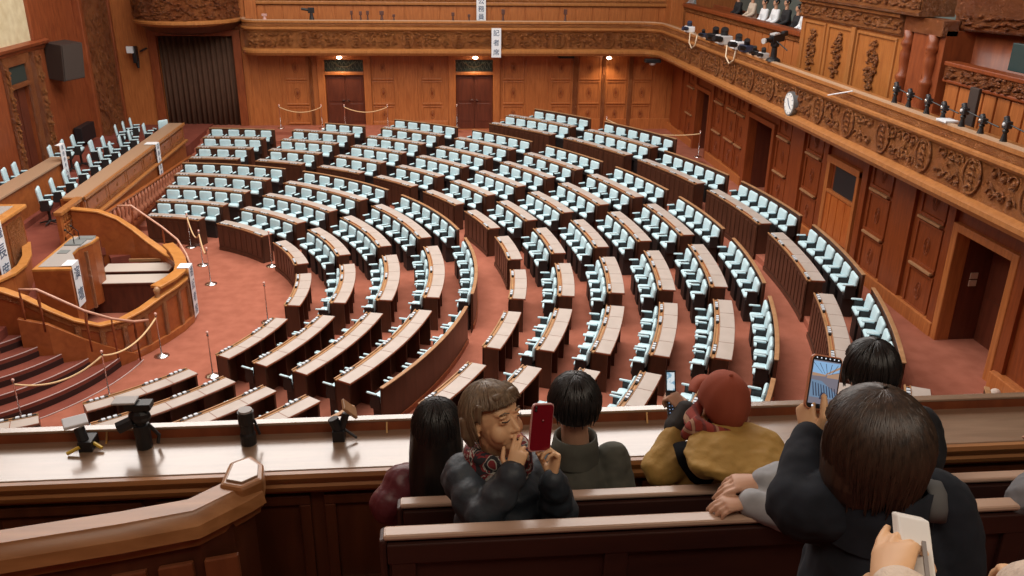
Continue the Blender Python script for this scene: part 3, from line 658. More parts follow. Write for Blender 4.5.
# ---- the chair prototype: faces -X, back towards +X
def rbox(mb, x0, x1, y0, y1, z0, z1, r, n=3, bulge=0.0):
    """soft cushion: rounded box from rings in z"""
    rs = []
    prof = [(r, 0.0)] ; steps = [(1.0, 0.0), (0.35, 0.25), (0.0, 1.0)]
    def ring(ins, z):
        pts = []
        X0, X1, Y0, Y1 = x0+ins, x1-ins, y0+ins, y1-ins; c = min(r*1.2, (X1-X0)/2.2, (Y1-Y0)/2.2)
        for (cx_, cy2, a0) in ((X1-c, Y1-c, 0), (X0+c, Y1-c, 90), (X0+c, Y0+c, 180), (X1-c, Y0+c, 270)):
            for q in range(3):
                a = math.radians(a0+45*q); pts.append((cx_+c*math.cos(a), cy2+c*math.sin(a), z))
        return pts
    rs = [ring(r*0.8, z0), ring(r*0.2, z0+r*0.4), ring(0, z0+r), ring(0, z1-r), ring(r*0.2, z1-r*0.4), ring(r*0.8, z1)]
    mb.rings(rs)
def make_chair(name, h=0.85, swivel=False, BW=0.195):
    t = bpy.data.objects.new(name, None); t.empty_display_size = 0.1
    def b(mb, nm, mm, **k):
        o = mb.build(nm, mm, None, link=False, **k); o.parent = t; return o
    mb = MB(); rbox(mb, -0.12, 0.12, -0.195, 0.195, 0.50, 0.575, 0.03); ch = [b(mb, 'seat', COVER, smooth=True)]
    mb = MB(); mb.M = Matrix.Translation((0.115, 0, 0.55)) @ Matrix.Rotation(0.10, 4, 'Y')
    rbox(mb, -0.035, 0.035, -BW, BW, 0.0, h-0.55, 0.045); ch.append(b(mb, 'backrest', COVER, smooth=True))
    for s_ in (-1, 1):
        mb = MB(); rbox(mb, -0.14, 0.07, s_*0.231-0.021, s_*0.231+0.021, 0.67, 0.705, 0.015)
        ch.append(b(mb, 'armrest', COVER, smooth=True))
    mb = MB()
    for s_ in (-1, 1):
        mb.box(-0.08, 0.13, s_*0.226-0.012, s_*0.226+0.012, 0.40, 0.675)
    if swivel:
        mb.tube([(0, 0, 0.06), (0, 0, 0.44)], 0.035, 8)
        for q in range(5):
            a = q*2*PI/5; mb.tube([(0, 0, 0.09), (0.26*math.cos(a), 0.26*math.sin(a), 0.05)], [0.03, 0.02], 6)
    else:
        mb.box(-0.08, 0.15, -0.17, 0.17, 0.0, 0.43)
    mb.box(-0.10, 0.15, -0.225, 0.225, 0.42, 0.50)
    ch.append(b(mb, 'base', BLACKL, bevel=0.012, segs=1))
    return t, ch
CH, CHP = make_chair('assembly_chair')
def place(proto, parts, loc, rz, label, cat, group):
    t = proto.copy(); C.objects.link(t); t.location = loc; t.rotation_euler = (0, 0, rz)
    tag(t, label, cat, group)
    for p in parts:
        c = p.copy(); C.objects.link(c); c.parent = t
    return t
CHAIRS = []   # (score, loc, rz, label, group)
def row_chairs(row, t0, t1, n, rowname, blockname, group, skip=()):
    R = ROWR[row]; z = FRONT[row]
    for k in range(n):
        if k in skip: continue
        t = t1-(t1-t0)*(k+0.5)/n
        x, y = CX+(R-0.195)*math.cos(t), CY+(R-0.195)*math.sin(t)
        px, py = proj(x, y, z+0.5); d = (Vector((x, y, z))-EYE).length
        if px < -15 or px > 1040 or py > 445 - px*0.034 + 18: continue
        lab = 'pale blue covered chair, %s from far end, %s, %s' % (NUMW[k+1], rowname, blockname)
        CHAIRS.append((d, (x, y, z), t, lab, group))
def vis(row, t0, t1):
    ok = False
    for q in range(7):
        t = t0+(t1-t0)*q/6; px, py = proj(CX+ROWR[row]*math.cos(t), CY+ROWR[row]*math.sin(t), LEV[row]+0.8)
        if -20 < px < 1045 and py < 445 - px*0.034 + 14: ok = True
    return ok
INB = [(90, 62.5), (62.5, 37.5), (37.5, 12.5), (12.5, -12.5), (-12.5, -37.5), (-37.5, -62.5), (-62.5, -90)]
for bi, (hi, lo) in enumerate(INB):
    bn = '%s inner block from far wall' % NUMW[bi+1]
    for ri, (row, ns, nc) in enumerate((('A', 3, 0), ('B', 4, 4), ('C', 5, 5), ('D', 5, 5), ('E', 6, 6))):
        t0, t1 = block_angles(hi, lo, ROWR[row])
        if not vis(row, t0, t1): continue
        rn = '%s row' % NUMW[ri+1]
        if row != 'E': curved_desk(row, t0, t1, ns+1 if row == 'A' else ns, 'curved dark wood desk, %s, %s' % (rn, bn), 'curved desks of the inner blocks')
        else: seat_screen(row, t0, t1, 'curved wooden screen behind the last chairs of the %s' % bn, 'screens behind the inner blocks')
        if nc: row_chairs(row, t0, t1, nc, rn, bn, 'chairs of the inner blocks')
OUTB = [(90, 75), (75, 62.5), (62.5, 50), (50, 37.5), (37.5, 25), (25, 12.5), (12.5, 0), (0, -12.5), (-12.5, -25), (-25, -37.5), (-37.5, -50)]
for bi, (hi, lo) in enumerate(OUTB):
    bn = '%s middle block from far wall' % NUMW[bi+1]
    seq = (('F', 3, 0), ('G', 3, 3), ('H', 4, 4), ('I', 4, 4), ('J', 4, 4), ('K', 5, 5))
    for ri, (row, ns, nc) in enumerate(seq):
        last = 'K'
        if bi == 0: last = 'I'
        if bi == 1: last = 'J'
        if row > last: continue
        t0, t1 = block_angles(hi, lo, ROWR[row])
        if bi == 1 and row == 'J': t1 = math.radians(70.2); nc = 3
        if not vis(row, t0, t1): continue
        rn = '%s row' % NUMW[ri+1]
        if row == last: seat_screen(row, t0, t1, 'curved wooden screen behind the last chairs of the %s' % bn, 'screens behind the middle blocks')
        else: curved_desk(row, t0, t1, ns, 'curved dark wood desk, %s, %s' % (rn, bn), 'curved desks of the middle blocks')
        if nc: row_chairs(row, t0, t1, nc, rn, bn, 'chairs of the middle blocks')
BACKB = [(49.5, 37.5), (37.5, 25), (25, 12.5), (12.5, 0), (0, -12.5), (-12.5, -25), (-25, -37.5)]
for bi, (hi, lo) in enumerate(BACKB):
    bn = '%s back block from far wall' % NUMW[bi+1]
    two = bi in (0, 1, 6)
    for ri, (row, ns, nc) in enumerate((('M', 6, 0), ('N', 6, 6), ('O', 6, 6))):
        if row == 'O' and not two: continue
        t0, t1 = block_angles(hi, lo, ROWR[row])
        if bi == 0 and row == 'O': t1 = math.radians(46.6); nc = 5
        if not vis(row, t0, t1): continue
        rn = '%s row' % NUMW[ri+1]
        if row == ('O' if two else 'N'): seat_screen(row, t0, t1, 'wood capped screen behind the last chairs of the %s' % bn, 'screens behind the back blocks')
        else: curved_desk(row, t0, t1, ns, 'tall panelled desk, %s, %s' % (rn, bn), 'curved desks of the back blocks')
        if nc: row_chairs(row, t0, t1, nc, rn, bn, 'chairs of the back blocks')
NCH = len(CHAIRS)
CHAIRS.sort(key=lambda q: q[0])
for d, loc, rz, lab, grp in CHAIRS[:300]:
    place(CH, CHP, loc, rz, lab, 'chair', grp)
rest = MB()
for d, loc, rz, lab, grp in CHAIRS[300:]:
    T = Matrix.Translation(loc) @ Matrix.Rotation(rz, 4, 'Z')
    for p in CHP:
        rest.M = T; rest.cur = 1 if p.name.startswith('base') else 0
        rest.add([v.co for v in p.data.vertices], [tuple(f.vertices) for f in p.data.polygons])
if CHAIRS[300:]:
    o = rest.build('assembly_chairs', [COVER, BLACKL], None, smooth=False)
    tag(o, 'farthest rows of pale blue covered chairs near the far wall', 'chairs', kind='stuff')
print('CHAIRS', NCH)
# ================================================================ ROSTRUM SIDE
DZL = 1.15
C1 = (-9.8, 16.5); C2 = (-9.8, 2*CY-16.5)
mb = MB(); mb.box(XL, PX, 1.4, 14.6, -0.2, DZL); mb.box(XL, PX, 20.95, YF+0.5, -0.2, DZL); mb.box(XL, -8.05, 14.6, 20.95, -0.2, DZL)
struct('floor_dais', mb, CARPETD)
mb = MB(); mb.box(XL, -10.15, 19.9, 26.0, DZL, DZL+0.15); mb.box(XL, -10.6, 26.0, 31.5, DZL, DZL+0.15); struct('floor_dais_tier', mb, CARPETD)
for k, (c, a0, a1) in enumerate(((C1, -92, -8), (C2, 8, 60))):
    mb = MB(); nos = MB(); ris = MB()
    for i in range(6):
        r = 2.40+0.30*i; z = DZL-0.19*(i+1)+0.0
        am = (-32, -25, -20, -15.5, -11, -8)[i]; A0, A1 = (a0, am) if k == 0 else (-am, a1)
        mb.arc(c[0], c[1], r-0.5, r+0.0, z-0.19, z, math.radians(A0), math.radians(A1), 28)
        ris.arc(c[0], c[1], r+0.001, r+0.008, z-0.188, z-0.075, math.radians(A0), math.radians(A1), 28)
        nos.arc(c[0], c[1], r-0.012, r+0.004, z-0.005, z+0.008, math.radians(A0), math.radians(A1), 28)
    mb.arc(c[0], c[1], 0.2, 2.40-0.30, 0, DZL-0.012, math.radians(a0 if k == 0 else 34), math.radians(-34 if k == 0 else a1), 20)
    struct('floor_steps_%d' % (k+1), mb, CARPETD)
    struct('trim_%d' % (17+k), ris, mat('shaded_riser', (0.035, 0.012, 0.010), 0.6))  # near-black colour puts the shadow on the risers into the material
    struct('trim_%d' % (15+k), nos, mat('step_nosing', (0.62, 0.50, 0.48), 0.4))
# ring wall enclosing the clerks (mirror symmetric about y = CY)
half = [(-8.6, 15.32, 1.92), (-8.0, 15.30, 1.84), (-7.6, 15.30, 1.66), (-7.25, 15.34, 1.40), (-6.9, 15.46, 1.13), (-6.55, 15.64, 0.93), (-6.25, 15.96, 0.88), (-5.98, 16.40, 0.92), (-5.75, 16.88, 1.0), (-5.58, 17.35, 1.02), (-5.50, 17.775, 1.02)]
ringp = half + [(x, 2*CY-y, z) for x, y, z in reversed(half[:-1])]
def varwall(mb, pts, zb, o0, o1, dz0=None, dz1=0.0):
    rs = []
    for i, p in enumerate(pts):
        a = pts[max(i-1, 0)]; b = pts[min(i+1, len(pts)-1)]
        t = Vector((b[0]-a[0], b[1]-a[1])).normalized(); n = Vector((t.y, -t.x))
        z0 = zb if dz0 is None else p[2]+dz0
        rs.append([(p[0]+n.x*o0, p[1]+n.y*o0, z0), (p[0]+n.x*o1, p[1]+n.y*o1, z0), (p[0]+n.x*o1, p[1]+n.y*o1, p[2]+dz1), (p[0]+n.x*o0, p[1]+n.y*o0, p[2]+dz1)])
    return mb.rings(rs)
W_ROS = textured('rostrum_wood', (0.27, 0.070, 0.020), (0.38, 0.110, 0.030), (3, 3, 3), 2.0, rough=0.33, dist=0.8)
W_CAP = textured('rostrum_cap_wood', (0.48, 0.19, 0.045), (0.60, 0.27, 0.075), (3, 3, 3), 2.0, rough=0.28, dist=0.8)
rw = thing('rostrum_wall', 'curved orange wood wall around the clerks\' well below the speaker\'s podium', 'wall', (-5.6, CY, 0))
mb = MB(); varwall(mb, ringp, 0.0, -0.06, 0.06); mb.build('wall_body', W_ROS, rw)
mb = MB(); varwall(mb, ringp, 0, -0.085, 0.10, -0.01, 0.04); autosmooth(mb.build('cap_rail', W_CAP, rw, bevel=0.012), 40)
mb = MB(); varwall(mb, ringp, 0, 0.05, 0.08, -0.13, -0.02); mb.build('cap_moulding', W_CARVE, rw)
base = [(x, y, 0.16) for x, y, z in ringp]
mb = MB(); varwall(mb, base[4:-4], 0.0, 0.05, 0.12); mb.build('plinth', W_MID, rw, bevel=0.01)
for i in range(4, len(ringp)-4, 1):
    x, y, z = ringp[i]; a = math.atan2(y-CY, x+8.8)
    mb = MB(); mb.M = Matrix.Translation((x, y, 0)) @ Matrix.Rotation(a, 4, 'Z'); mb.box(0.05, 0.10, -0.05, 0.05, 0.1, z-0.1); mb.build('pilaster', W_CARVE, rw)
up_ = [(x, y, 1.20) for x, y, z in ringp[8:15]]
up_ = [(x-0.05, y, z) for x, y, z in up_]
mb = MB(); varwall(mb, up_, 1.0, -0.05, 0.05); mb.build('raised_wall', W_MID, rw)
mb = MB(); varwall(mb, up_, 0, -0.13, 0.13, -0.02, 0.05); autosmooth(mb.build('raised_cap', W_CAP, rw, bevel=0.015), 40)
mb = MB(); mb.lathe([(0.05, 0.98), (0.07, 1.02), (0.04, 1.06), (0.06, 1.12), (0.075, 1.18), (0.03, 1.24)], (ringp[8][0]-0.02, ringp[8][1]-0.05, 0), 10); mb.build('newel_knob', W_LEDGE, rw, smooth=True)
# stair handrails
for k in range(2):
    my = (lambda y: y) if k == 0 else (lambda y: 2*CY-y)
    h = thing('stair_handrail', 'pinkish brass handrail on the %s side of the rostrum wall' % ('near' if k == 0 else 'far'), 'handrail', (-6.4, my(15.35), 0.9), 0, 'rostrum stair rails')
    P = [(-7.62, my(15.12), 1.93), (-7.3, my(15.1), 1.93), (-6.6, my(15.25), 1.42), (-6.22, my(15.45), 1.16), (-5.95, my(15.82), 0.92), (-5.80, my(16.15), 0.80)]
    mb = MB(); mb.tube(P, 0.026, 8); mb.build('rail', mat('pink_rail', (0.62, 0.34, 0.24), 0.3), h, smooth=True)
    for j in range(6):
        f = j/5; i0 = min(4, int(f*4.999)); p0, p1 = Vector(P[i0]), Vector(P[i0+1]); p = p0+(p1-p0)*(f*5-i0 if f < 1 else 1)
        if j == 5: p = Vector(P[4])
        zb = max(0, p.z-0.85)
        mb = MB(); mb.lathe([(0.018, zb), (0.018, p.z-0.5), (0.03, p.z-0.45), (0.018, p.z-0.4), (0.03, p.z-0.2), (0.018, p.z-0.15), (0.015, p.z)], (p.x, p.y, 0), 8); mb.build('baluster', W_RED, h, smooth=True)
# stringer board along the near steps
mb = MB(); varwall(mb, [(-7.75, 15.12, 1.36), (-7.25, 15.15, 1.22), (-6.75, 15.35, 0.80), (-6.30, 15.75, 0.36), (-6.1, 16.0, 0.15)], 0, -0.05, 0.05); 
o = mb.build('stair_string', W_MID, None, bevel=0.01); tag(o, 'sloping wooden string board beside the curved red steps', 'board')
# orator's podium
pod = thing('orator_podium', 'grey topped wing podium hung with a white paper sign, in front of the speaker\'s seat', 'podium', (-7.6, CY, 0.3))
pp = [(-8.05, 16.62), (-7.30, 16.62), (-7.36, 17.1), (-7.60, 17.5), (-7.62, 17.9), (-7.46, 18.3), (-7.44, 18.62), (-7.6, 18.72), (-8.05, 18.72)]
mb = MB(); mb.prism([(x*0.97-0.24*1, y) for x, y in pp], 0.3, 1.72); mb.build('podium_body', W_ROS, pod, bevel=0.01)
mb = MB(); mb.prism([(x, y) for x, y in pp], 1.70, 1.76); mb.build('podium_edge', W_CAP, pod, bevel=0.012)
mb = MB(); mb.prism([(-7.63+(x+7.63)*0.80, 17.78+(y-17.78)*0.90) for x, y in pp], 1.755, 1.772); mb.build('podium_top', mat('grey_leather', (0.38, 0.35, 0.33), 0.5), pod)
mb = MB()
for y in (16.75, 17.3, 17.9, 18.6): mb.box(-7.52, -7.46, y, y+0.06, 0.35, 1.66)
mb.build('podium_pilaster', W_CARVE, pod)
mb = MB(); mb.box(-7.95, -7.6, 18.0, 18.35, 1.77, 1.80); mb.box(-7.85, -7.5, 18.4, 18.62, 1.77, 1.79); mb.box(-7.9, -7.7, 17.5, 17.7, 1.77, 1.785)
o = mb.build('paper_tray', mat('grey_plastic', (0.20, 0.22, 0.22), 0.5), None); tag(o, 'grey trays lying on the orator\'s podium top', 'tray')
mics = thing('microphone_pair', 'pair of thin gooseneck microphones on the orator\'s podium', 'microphone', (-7.75, 18.2, 1.77))
for y in (18.05, 18.35):
    mb = MB(); mb.lathe([(0.05, 0), (0.05, 0.02), (0.015, 0.03)], (-7.75, y, 1.77), 10); mb.tube([(-7.75, y, 1.79), (-7.75, y, 1.98), (-7.85, y-0.03, 2.10)], 0.01, 6); mb.ell((-7.87, y-0.035, 2.12), (0.03, 0.025, 0.025), 8, 6); mb.build('microphone', BLACK, mics)
# speaker's high desk
sd = thing('speaker_desk', 'tall orange wood desk of the chamber speaker at the left edge', 'desk', (-9.4, CY, DZL))
mb = MB(); mb.box(-9.9, -8.95, 16.85, 18.6, DZL, 2.44); mb.build('desk_body', W_ROS, sd, bevel=0.02)
mb = MB(); mb.box(-10.0, -8.86, 16.75, 18.7, 2.42, 2.52); mb.build('desk_cap', W_CAP, sd, bevel=0.03)
mb = MB(); mb.box(-9.8, -9.05, 16.95, 18.5, 2.52, 2.53); mb.build('desk_top', mat('grey_leather', (0.38, 0.35, 0.33), 0.5), sd)
mb = MB(); mb.box(-8.96, -8.93, 17.0, 17.7, 1.4, 2.3); mb.box(-8.96, -8.93, 17.8, 18.5, 1.4, 2.3); mb.build('desk_panel', W_CARVE, sd)
lw = thing('podium_screen', 'low sloping orange wood screen between the podium and the speaker\'s desk', 'screen', (-8.3, 16.6, DZL))
mb = MB(); varwall(mb, [(-9.0, 18.6, 1.62), (-8.55, 17.6, 1.68), (-8.35, 16.9, 1.72), (-8.25, 16.2, 1.80), (-8.4, 15.4, 1.86)], DZL-0.3, -0.04, 0.04); mb.build('screen_panel', W_MID, lw)
mb = MB(); varwall(mb, [(-9.0, 18.6, 1.62), (-8.55, 17.6, 1.68), (-8.35, 16.9, 1.72), (-8.25, 16.2, 1.80), (-8.4, 15.4, 1.86)], 0, -0.09, 0.09, -0.01, 0.05); mb.build('screen_cap', W_CAP, lw, bevel=0.01)
# clerks' desks in the well
for k, (y0, y1, x0, x1) in enumerate(((18.38, 18.98, -7.75, -6.12), (19.12, 19.72, -7.80, -6.18))):
    d = thing('clerk_desk', 'pale topped clerks\' desk in the well, the %s of the pair' % ('nearer' if k == 0 else 'farther'), 'desk', (-6.9, (y0+y1)/2, 0), 0, 'clerks\' desks')
    mb = MB(); mb.box(x0, x1, y0, y1, 0.68, 0.72); mb.build('desktop', W_DARK, d, bevel=0.005)
    mb = MB(); mb.box(x0+0.04, x1-0.04, y0+0.03, y1-0.03, 0.72, 0.726); mb.build('writing_surface', mat('clerk_top', (0.56, 0.50, 0.44), 0.45), d)
    mb = MB(); mb.box(x0+0.02, x1-0.02, y0+0.02, y0+0.05, 0.02, 0.68); mb.build('front_panel', W_DARK, d)
    for x in (x0, x1-0.05):
        mb = MB(); mb.box(x, x+0.05, y0+0.05, y1, 0.0, 0.68); mb.build('end_panel', W_DARK, d)
mb = MB(); mb.box(-7.35, -5.95, 20.12-0.25, 20.18-0.25, 0.70, 0.76); o = mb.build('wall_shelf', W_LEDGE, None); tag(o, 'thin pale shelf against the far side of the clerks\' well', 'shelf')
# ---- ministers' bench
mbn = thing('ministers_bench', 'long panelled orange wood ministers\' bench front on the raised dais', 'bench', (-8.7, 25.6, 1.0))
mb = MB(); mb.box(-8.74, -8.60, 21.05, 30.15, 0.0, 1.94); mb.build('bench_body', W_MID, mbn, bevel=0.01)
mb = MB(); mb.box(-9.10, -8.56, 21.0, 30.2, 1.94, 2.0); mb.build('bench_top', mat('tan_top', (0.42, 0.27, 0.17), 0.4), mbn, bevel=0.01)
mb = MB(); mb.box(-8.60, -8.54, 21.0, 30.2, 1.92, 2.01); mb.build('bench_edge', W_LIGHT, mbn, bevel=0.01)
for k in range(6):
    y = 21.15+k*1.5; mb = MB(); frame_panel(mb, y, y+1.38, 1.48, 1.88, lambda a, b, c, d, dd: mb.box(-8.62, -8.62+dd*0.7, a, b, c, d), 0.05, 0.04); mb.ell((-8.615, y+0.69, 1.68), (0.02, 0.12, 0.10), 10, 6)
    mb.build('carved_panel', W_CARVE, mbn)
mb = MB(); mb.box(-8.63, -8.50, 21.0, 30.2, 1.36, 1.44); mb.build('lower_moulding', W_LIGHT, mbn, bevel=0.02)
mb = MB(); mb.box(-9.15, -8.62, 30.1, 30.2, DZL, 1.94); mb.build('end_panel', W_MID, mbn)
mb = MB(); mb.box(-9.15, -8.62, 21.0, 21.08, DZL, 1.94); mb.build('end_panel', W_MID, mbn)
# near return balustrade
br = thing('dais_balustrade', 'short balustrade with turned spindles at the near end of the ministers\' bench', 'balustrade', (-8.7, 20.3, 1.2))
mb = MB(); mb.box(-8.78, -8.60, 19.65, 20.98, 1.92, 2.02); mb.box(-9.05, -8.60, 20.9, 20.98, 1.92, 2.0); mb.build('top_cap', W_LIGHT, br, bevel=0.015)
mb = MB(); mb.box(-8.74, -8.64, 19.68, 20.95, 1.28, 1.40); mb.box(-8.73, -8.65, 19.68, 20.95, 1.63, 1.67); mb.box(-8.74, -8.64, 19.65, 19.78, 1.1, 1.92); mb.build('rails', W_MID, br, bevel=0.01)
for j in range(9):
    for (z0, z1) in ((1.40, 1.63), (1.67, 1.92)):
        y = 19.87+j*0.125; h = z1-z0; mb = MB(); mb.lathe([(0.018, 0), (0.035, h*.3), (0.015, h*.5), (0.035, h*.7), (0.018, h)], (-8.69, y, z0), 8); mb.build('spindle', W_LIGHT, br, smooth=True)
sb = thing('ramp_balustrade', 'low sloping balustrade of fat red brown spindles below the ministers\' bench', 'balustrade', (-8.45, 25.5, 0.7))
ztop = lambda y: 1.36-0.058*(y-21.4); zlow = lambda y: 0.62+0.0*(y-21.4)
mb = MB(); mb.beam((-8.45, 21.3, ztop(21.3)), (-8.45, 30.1, ztop(30.1)), 0.10, 0.05); mb.build('top_rail', W_MID, sb, bevel=0.008)
mb = MB(); mb.beam((-8.45, 21.3, 0.45), (-8.45, 30.1, 0.52), 0.10, 0.10); mb.build('bottom_rail', W_RED, sb)
PINK = textured('pink_brown_wood', (0.36, 0.12, 0.065), (0.46, 0.17, 0.09), (3, 3, 3), 3, rough=0.5)
for j in range(30):
    y = 21.5+j*0.29; z1 = ztop(y)-0.02; z0 = 0.5; h = z1-z0
    mb = MB(); mb.lathe([(0.05, 0), (0.09, h*.2), (0.095, h*.35), (0.04, h*.5), (0.075, h*.72), (0.045, h)], (-8.45, y, z0), 8); mb.build('spindle', PINK, sb, smooth=True)
# second ministers' row
b2 = thing('ministers_bench', 'shorter second ministers\' bench behind the front one, at the left edge', 'bench', (-10.3, 22, DZL))
mb = MB(); mb.box(-10.36, -10.28, 16.0, 24.5, DZL, 2.12); mb.box(-10.7, -10.28, 24.44, 24.52, DZL, 2.12); mb.build('bench_body', W_MID, b2, bevel=0.01)
mb = MB(); mb.box(-10.72, -10.22, 16.0, 24.56, 2.12, 2.18); mb.build('bench_top', mat('tan_top', (0.42, 0.27, 0.17), 0.4), b2, bevel=0.01)
# ministers' chairs: face +X (towards the hall)
MCH, MCHP = make_chair('dais_chair', 0.98, True, 0.18)
MW = ['nearest', 'second', 'third', 'fourth', 'fifth', 'sixth', 'seventh', 'eighth', 'ninth']
for k, y in enumerate((21.55, 22.35, 23.2, 24.1, 25.0, 25.85, 26.7, 27.6, 28.5)):
    place(MCH, MCHP, (-9.72, y, DZL), PI+0.25, 'white covered swivel chair behind the front ministers\' bench, %s from the near end' % MW[k], 'chair', 'chairs behind the front ministers\' bench')
for k, y in enumerate((21.3, 22.3, 22.9, 23.5)):
    place(MCH, MCHP, (-11.1, y, DZL+0.15), PI+0.2, 'white covered chair behind the second ministers\' bench, %s from the near end' % MW[k], 'chair', 'chairs behind the second ministers\' bench')
for k, (x, y, a) in enumerate(((-11.0, 25.55, 0.2), (-10.95, 26.35, 0.25), (-10.9, 27.0, 0.2), (-10.35, 26.9, 0.1), (-10.2, 27.5, 0.2), (-10.4, 29.3, 0.3), (-10.35, 29.9, 0.3), (-10.3, 30.5, 0.3), (-9.55, 29.5, 0.2), (-9.35, 30.2, 2.4))):
    place(MCH, MCHP, (x, y, DZL+(0.15 if x < -10.6 else 0)), PI+a, 'white covered chair in the loose cluster near the left wall, %s from the near end' % (MW+['last'])[k], 'chair', 'loose chairs on the dais')
# ---- signs with writing
def text_mesh(s, size, M_, name, m_, parent):
    cu_ = bpy.data.curves.new('t', 'FONT'); cu_.body = s; cu_.size = size; cu_.align_x = 'CENTER'; cu_.align_y = 'CENTER'; cu_.offset = 0.006*size
    to = bpy.data.objects.new('t', cu_); C.objects.link(to)
    dg = bpy.context.evaluated_depsgraph_get(); me = bpy.data.meshes.new_from_object(to.evaluated_get(dg))
    bpy.data.objects.remove(to); me.transform(M_); me.materials.clear(); me.materials.append(m_)
    if parent is not None and parent.get('_loc') is not None: me.transform(Matrix.Translation(-Vector(parent['_loc'])))
    o = bpy.data.objects.new(name, me); C.objects.link(o); o.parent = parent; return o
def hanging_sign(chars, p, w, h, axis, label, csize=None, back=0.22, zshift=0.0):
    """p = top centre (x,y,z); axis 'x': faces +X ; 'y': faces -Y"""
    t = thing('paper_sign', label, 'sign', tuple(p))
    x, y, z = p; mb = MB()
    if axis == 'x':
        mb.box(x, x+0.008, y-w/2, y+w/2, z-h, z); 
        if back: mb.box(x-back, x+0.008, y-w/2, y+w/2, z, z+0.008)
        R_ = Matrix(((0, 0, 1, x+0.014), (1, 0, 0, 0), (0, 1, 0, 0), (0, 0, 0, 1)))
    else:
        mb.box(x-w/2, x+w/2, y-0.008, y, z-h, z)
        if back: mb.box(x-w/2, x+w/2, y-0.008, y+back, z, z+0.008)
        R_ = Matrix(((1, 0, 0, 0), (0, 0, -1, y-0.014), (0, 1, 0, 0), (0, 0, 0, 1)))
    bd = mb.build('board', WHITE, t)
    n = len(chars); cs = csize or min(w*0.85, h/n*0.8)
    for i, ch in enumerate(chars):
        zc = z-h*(i+0.5+zshift)/n; M_ = R_.copy()
        if axis == 'x': M_[1][3] = y; M_[2][3] = zc
        else: M_[0][3] = x; M_[2][3] = zc
        text_mesh(ch, cs, M_, 'character', INK, bd)
    return t
hanging_sign('記者席', (2.45, 32.93, 4.93), 0.36, 1.05, 'y', 'white vertical sign hung on the far balcony front', back=0.25, csize=0.24)
hanging_sign('公務員席', (1.95, 34.12, 5.96), 0.36, 1.15, 'y', 'white vertical sign hung on the upper far parapet, above the balcony sign', back=0.1, csize=0.24)
hanging_sign('国務大臣席', (-8.52, 26.9, 2.02), 0.34, 1.05, 'x', 'white vertical sign hanging over the ministers\' bench front', back=0.35)
hanging_sign('政府参考人席', (-10.18, 24.1, 2.62), 0.32, 1.0, 'x', 'white vertical sign standing at the end of the second ministers\' bench', back=0.12)
hanging_sign('議長席', (-8.86, 17.25, 2.54), 0.40, 1.25, 'x', 'white vertical sign at the left edge on the tall speaker\'s desk', back=0.2)
hanging_sign('演壇', (-7.32, 16.9, 1.78), 0.34, 0.92, 'x', 'white vertical sign with two characters on the orator\'s podium', back=0.2)
hanging_sign('速記者席', (-5.38, 18.0, 1.26), 0.30, 1.18, 'x', 'white vertical sign over the curved rostrum wall, beside the rope posts', back=0.25)
# ---- rope posts
def post(loc, label, h=0.95):
    t = thing('rope_post', label, 'post', loc, 0, 'rope posts')
    x, y, z = loc; mb = MB(); mb.lathe([(0.15, 0), (0.15, 0.012), (0.10, 0.03), (0.03, 0.05), (0.015, 0.06)], loc, 20); mb.build('base', CHROME, t, smooth=True)
    mb = MB(); mb.lathe([(0.013, 0.05), (0.013, h-0.1), (0.022, h-0.09), (0.022, h-0.06), (0.013, h-0.05), (0.013, h-0.03)], loc, 10); mb.build('pole', CHROME, t, smooth=True)
    mb = MB(); mb.ell((x, y, z+h-0.01), (0.028, 0.028, 0.032), 10, 8); mb.build('finial', mat('pink_knob', (0.75, 0.45, 0.38), 0.3), t, smooth=True)
    return Vector((x, y, z+h-0.09))
def rope(a, b, sag, label):
    mb = MB(); mb.tube([a+(b-a)*f+Vector((0, 0, -sag*4*f*(1-f))) for f in frange(0, 1, 14)], 0.018, 8); o = mb.build('barrier_rope', ROPE, None, smooth=True); tag(o, label, 'rope', 'barrier ropes')
pA = post(tuple(back(24, 428, 'z', 0.0)), 'chrome rope post at the foot of the red steps, left edge')
pB = post(tuple(back(110, 397, 'z', 0.0)), 'chrome rope post below the middle of the curved red steps')
pC = post(tuple(back(162, 356, 'z', 0.0)), 'chrome rope post next to the lower rostrum wall')
pD = post(tuple(back(213, 376, 'z', 0.0)), 'chrome rope post behind the second desk row end, foreground left')
pE = post(tuple(back(203, 265, 'z', 0.0)), 'chrome rope post right of the curved wall, with rope to the next')
pF = post(tuple(back(191, 247, 'z', 0.0)), 'chrome rope post near the first curved desk')
pG = post(tuple(back(211, 284, 'z', 0.0)), 'chrome rope post right of the sign on the curved wall')
pH = post(tuple(back(272, 266, 'z', 0.0)), 'chrome rope post at the end of the front desk')
pI = post(tuple(back(268, 322, 'z', 0.0)), 'thin chrome rope post alone on the open carpet')
rope(pA, pB, 0.22, 'cream rope between the two leftmost posts'); rope(pB, pC, 0.2, 'cream rope between the steps and the rostrum wall post')
rope(pE, pG, 0.25, 'cream rope right of the curved wall'); rope(pF, pE, 0.3, 'cream rope near the first curved desk')
fz = 1.0
farp = []
for px_, py_, lb in ((281, 128, 'rope post by the far wall, left of the left door'), (322, 121, 'rope post beside the left far door'), (345, 121, 'rope post in front of the left far door'), (388, 124, 'rope post right of the left far door'), (457, 126, 'rope post in front of the right far door'), (698, 157, 'rope post by the right wall near the far corner')):
    p = back(px_, py_, 'z', BACKZ)
    if p.y > 33.7: p = back(px_, py_, 'y', 33.6); p.z = BACKZ
    farp.append(post((p.x, p.y, BACKZ), lb, 0.9))
rope(farp[0], farp[1], 0.2, 'cream rope left of the left far door'); rope(farp[2], farp[3], 0.2, 'cream rope right of the left far door'); 
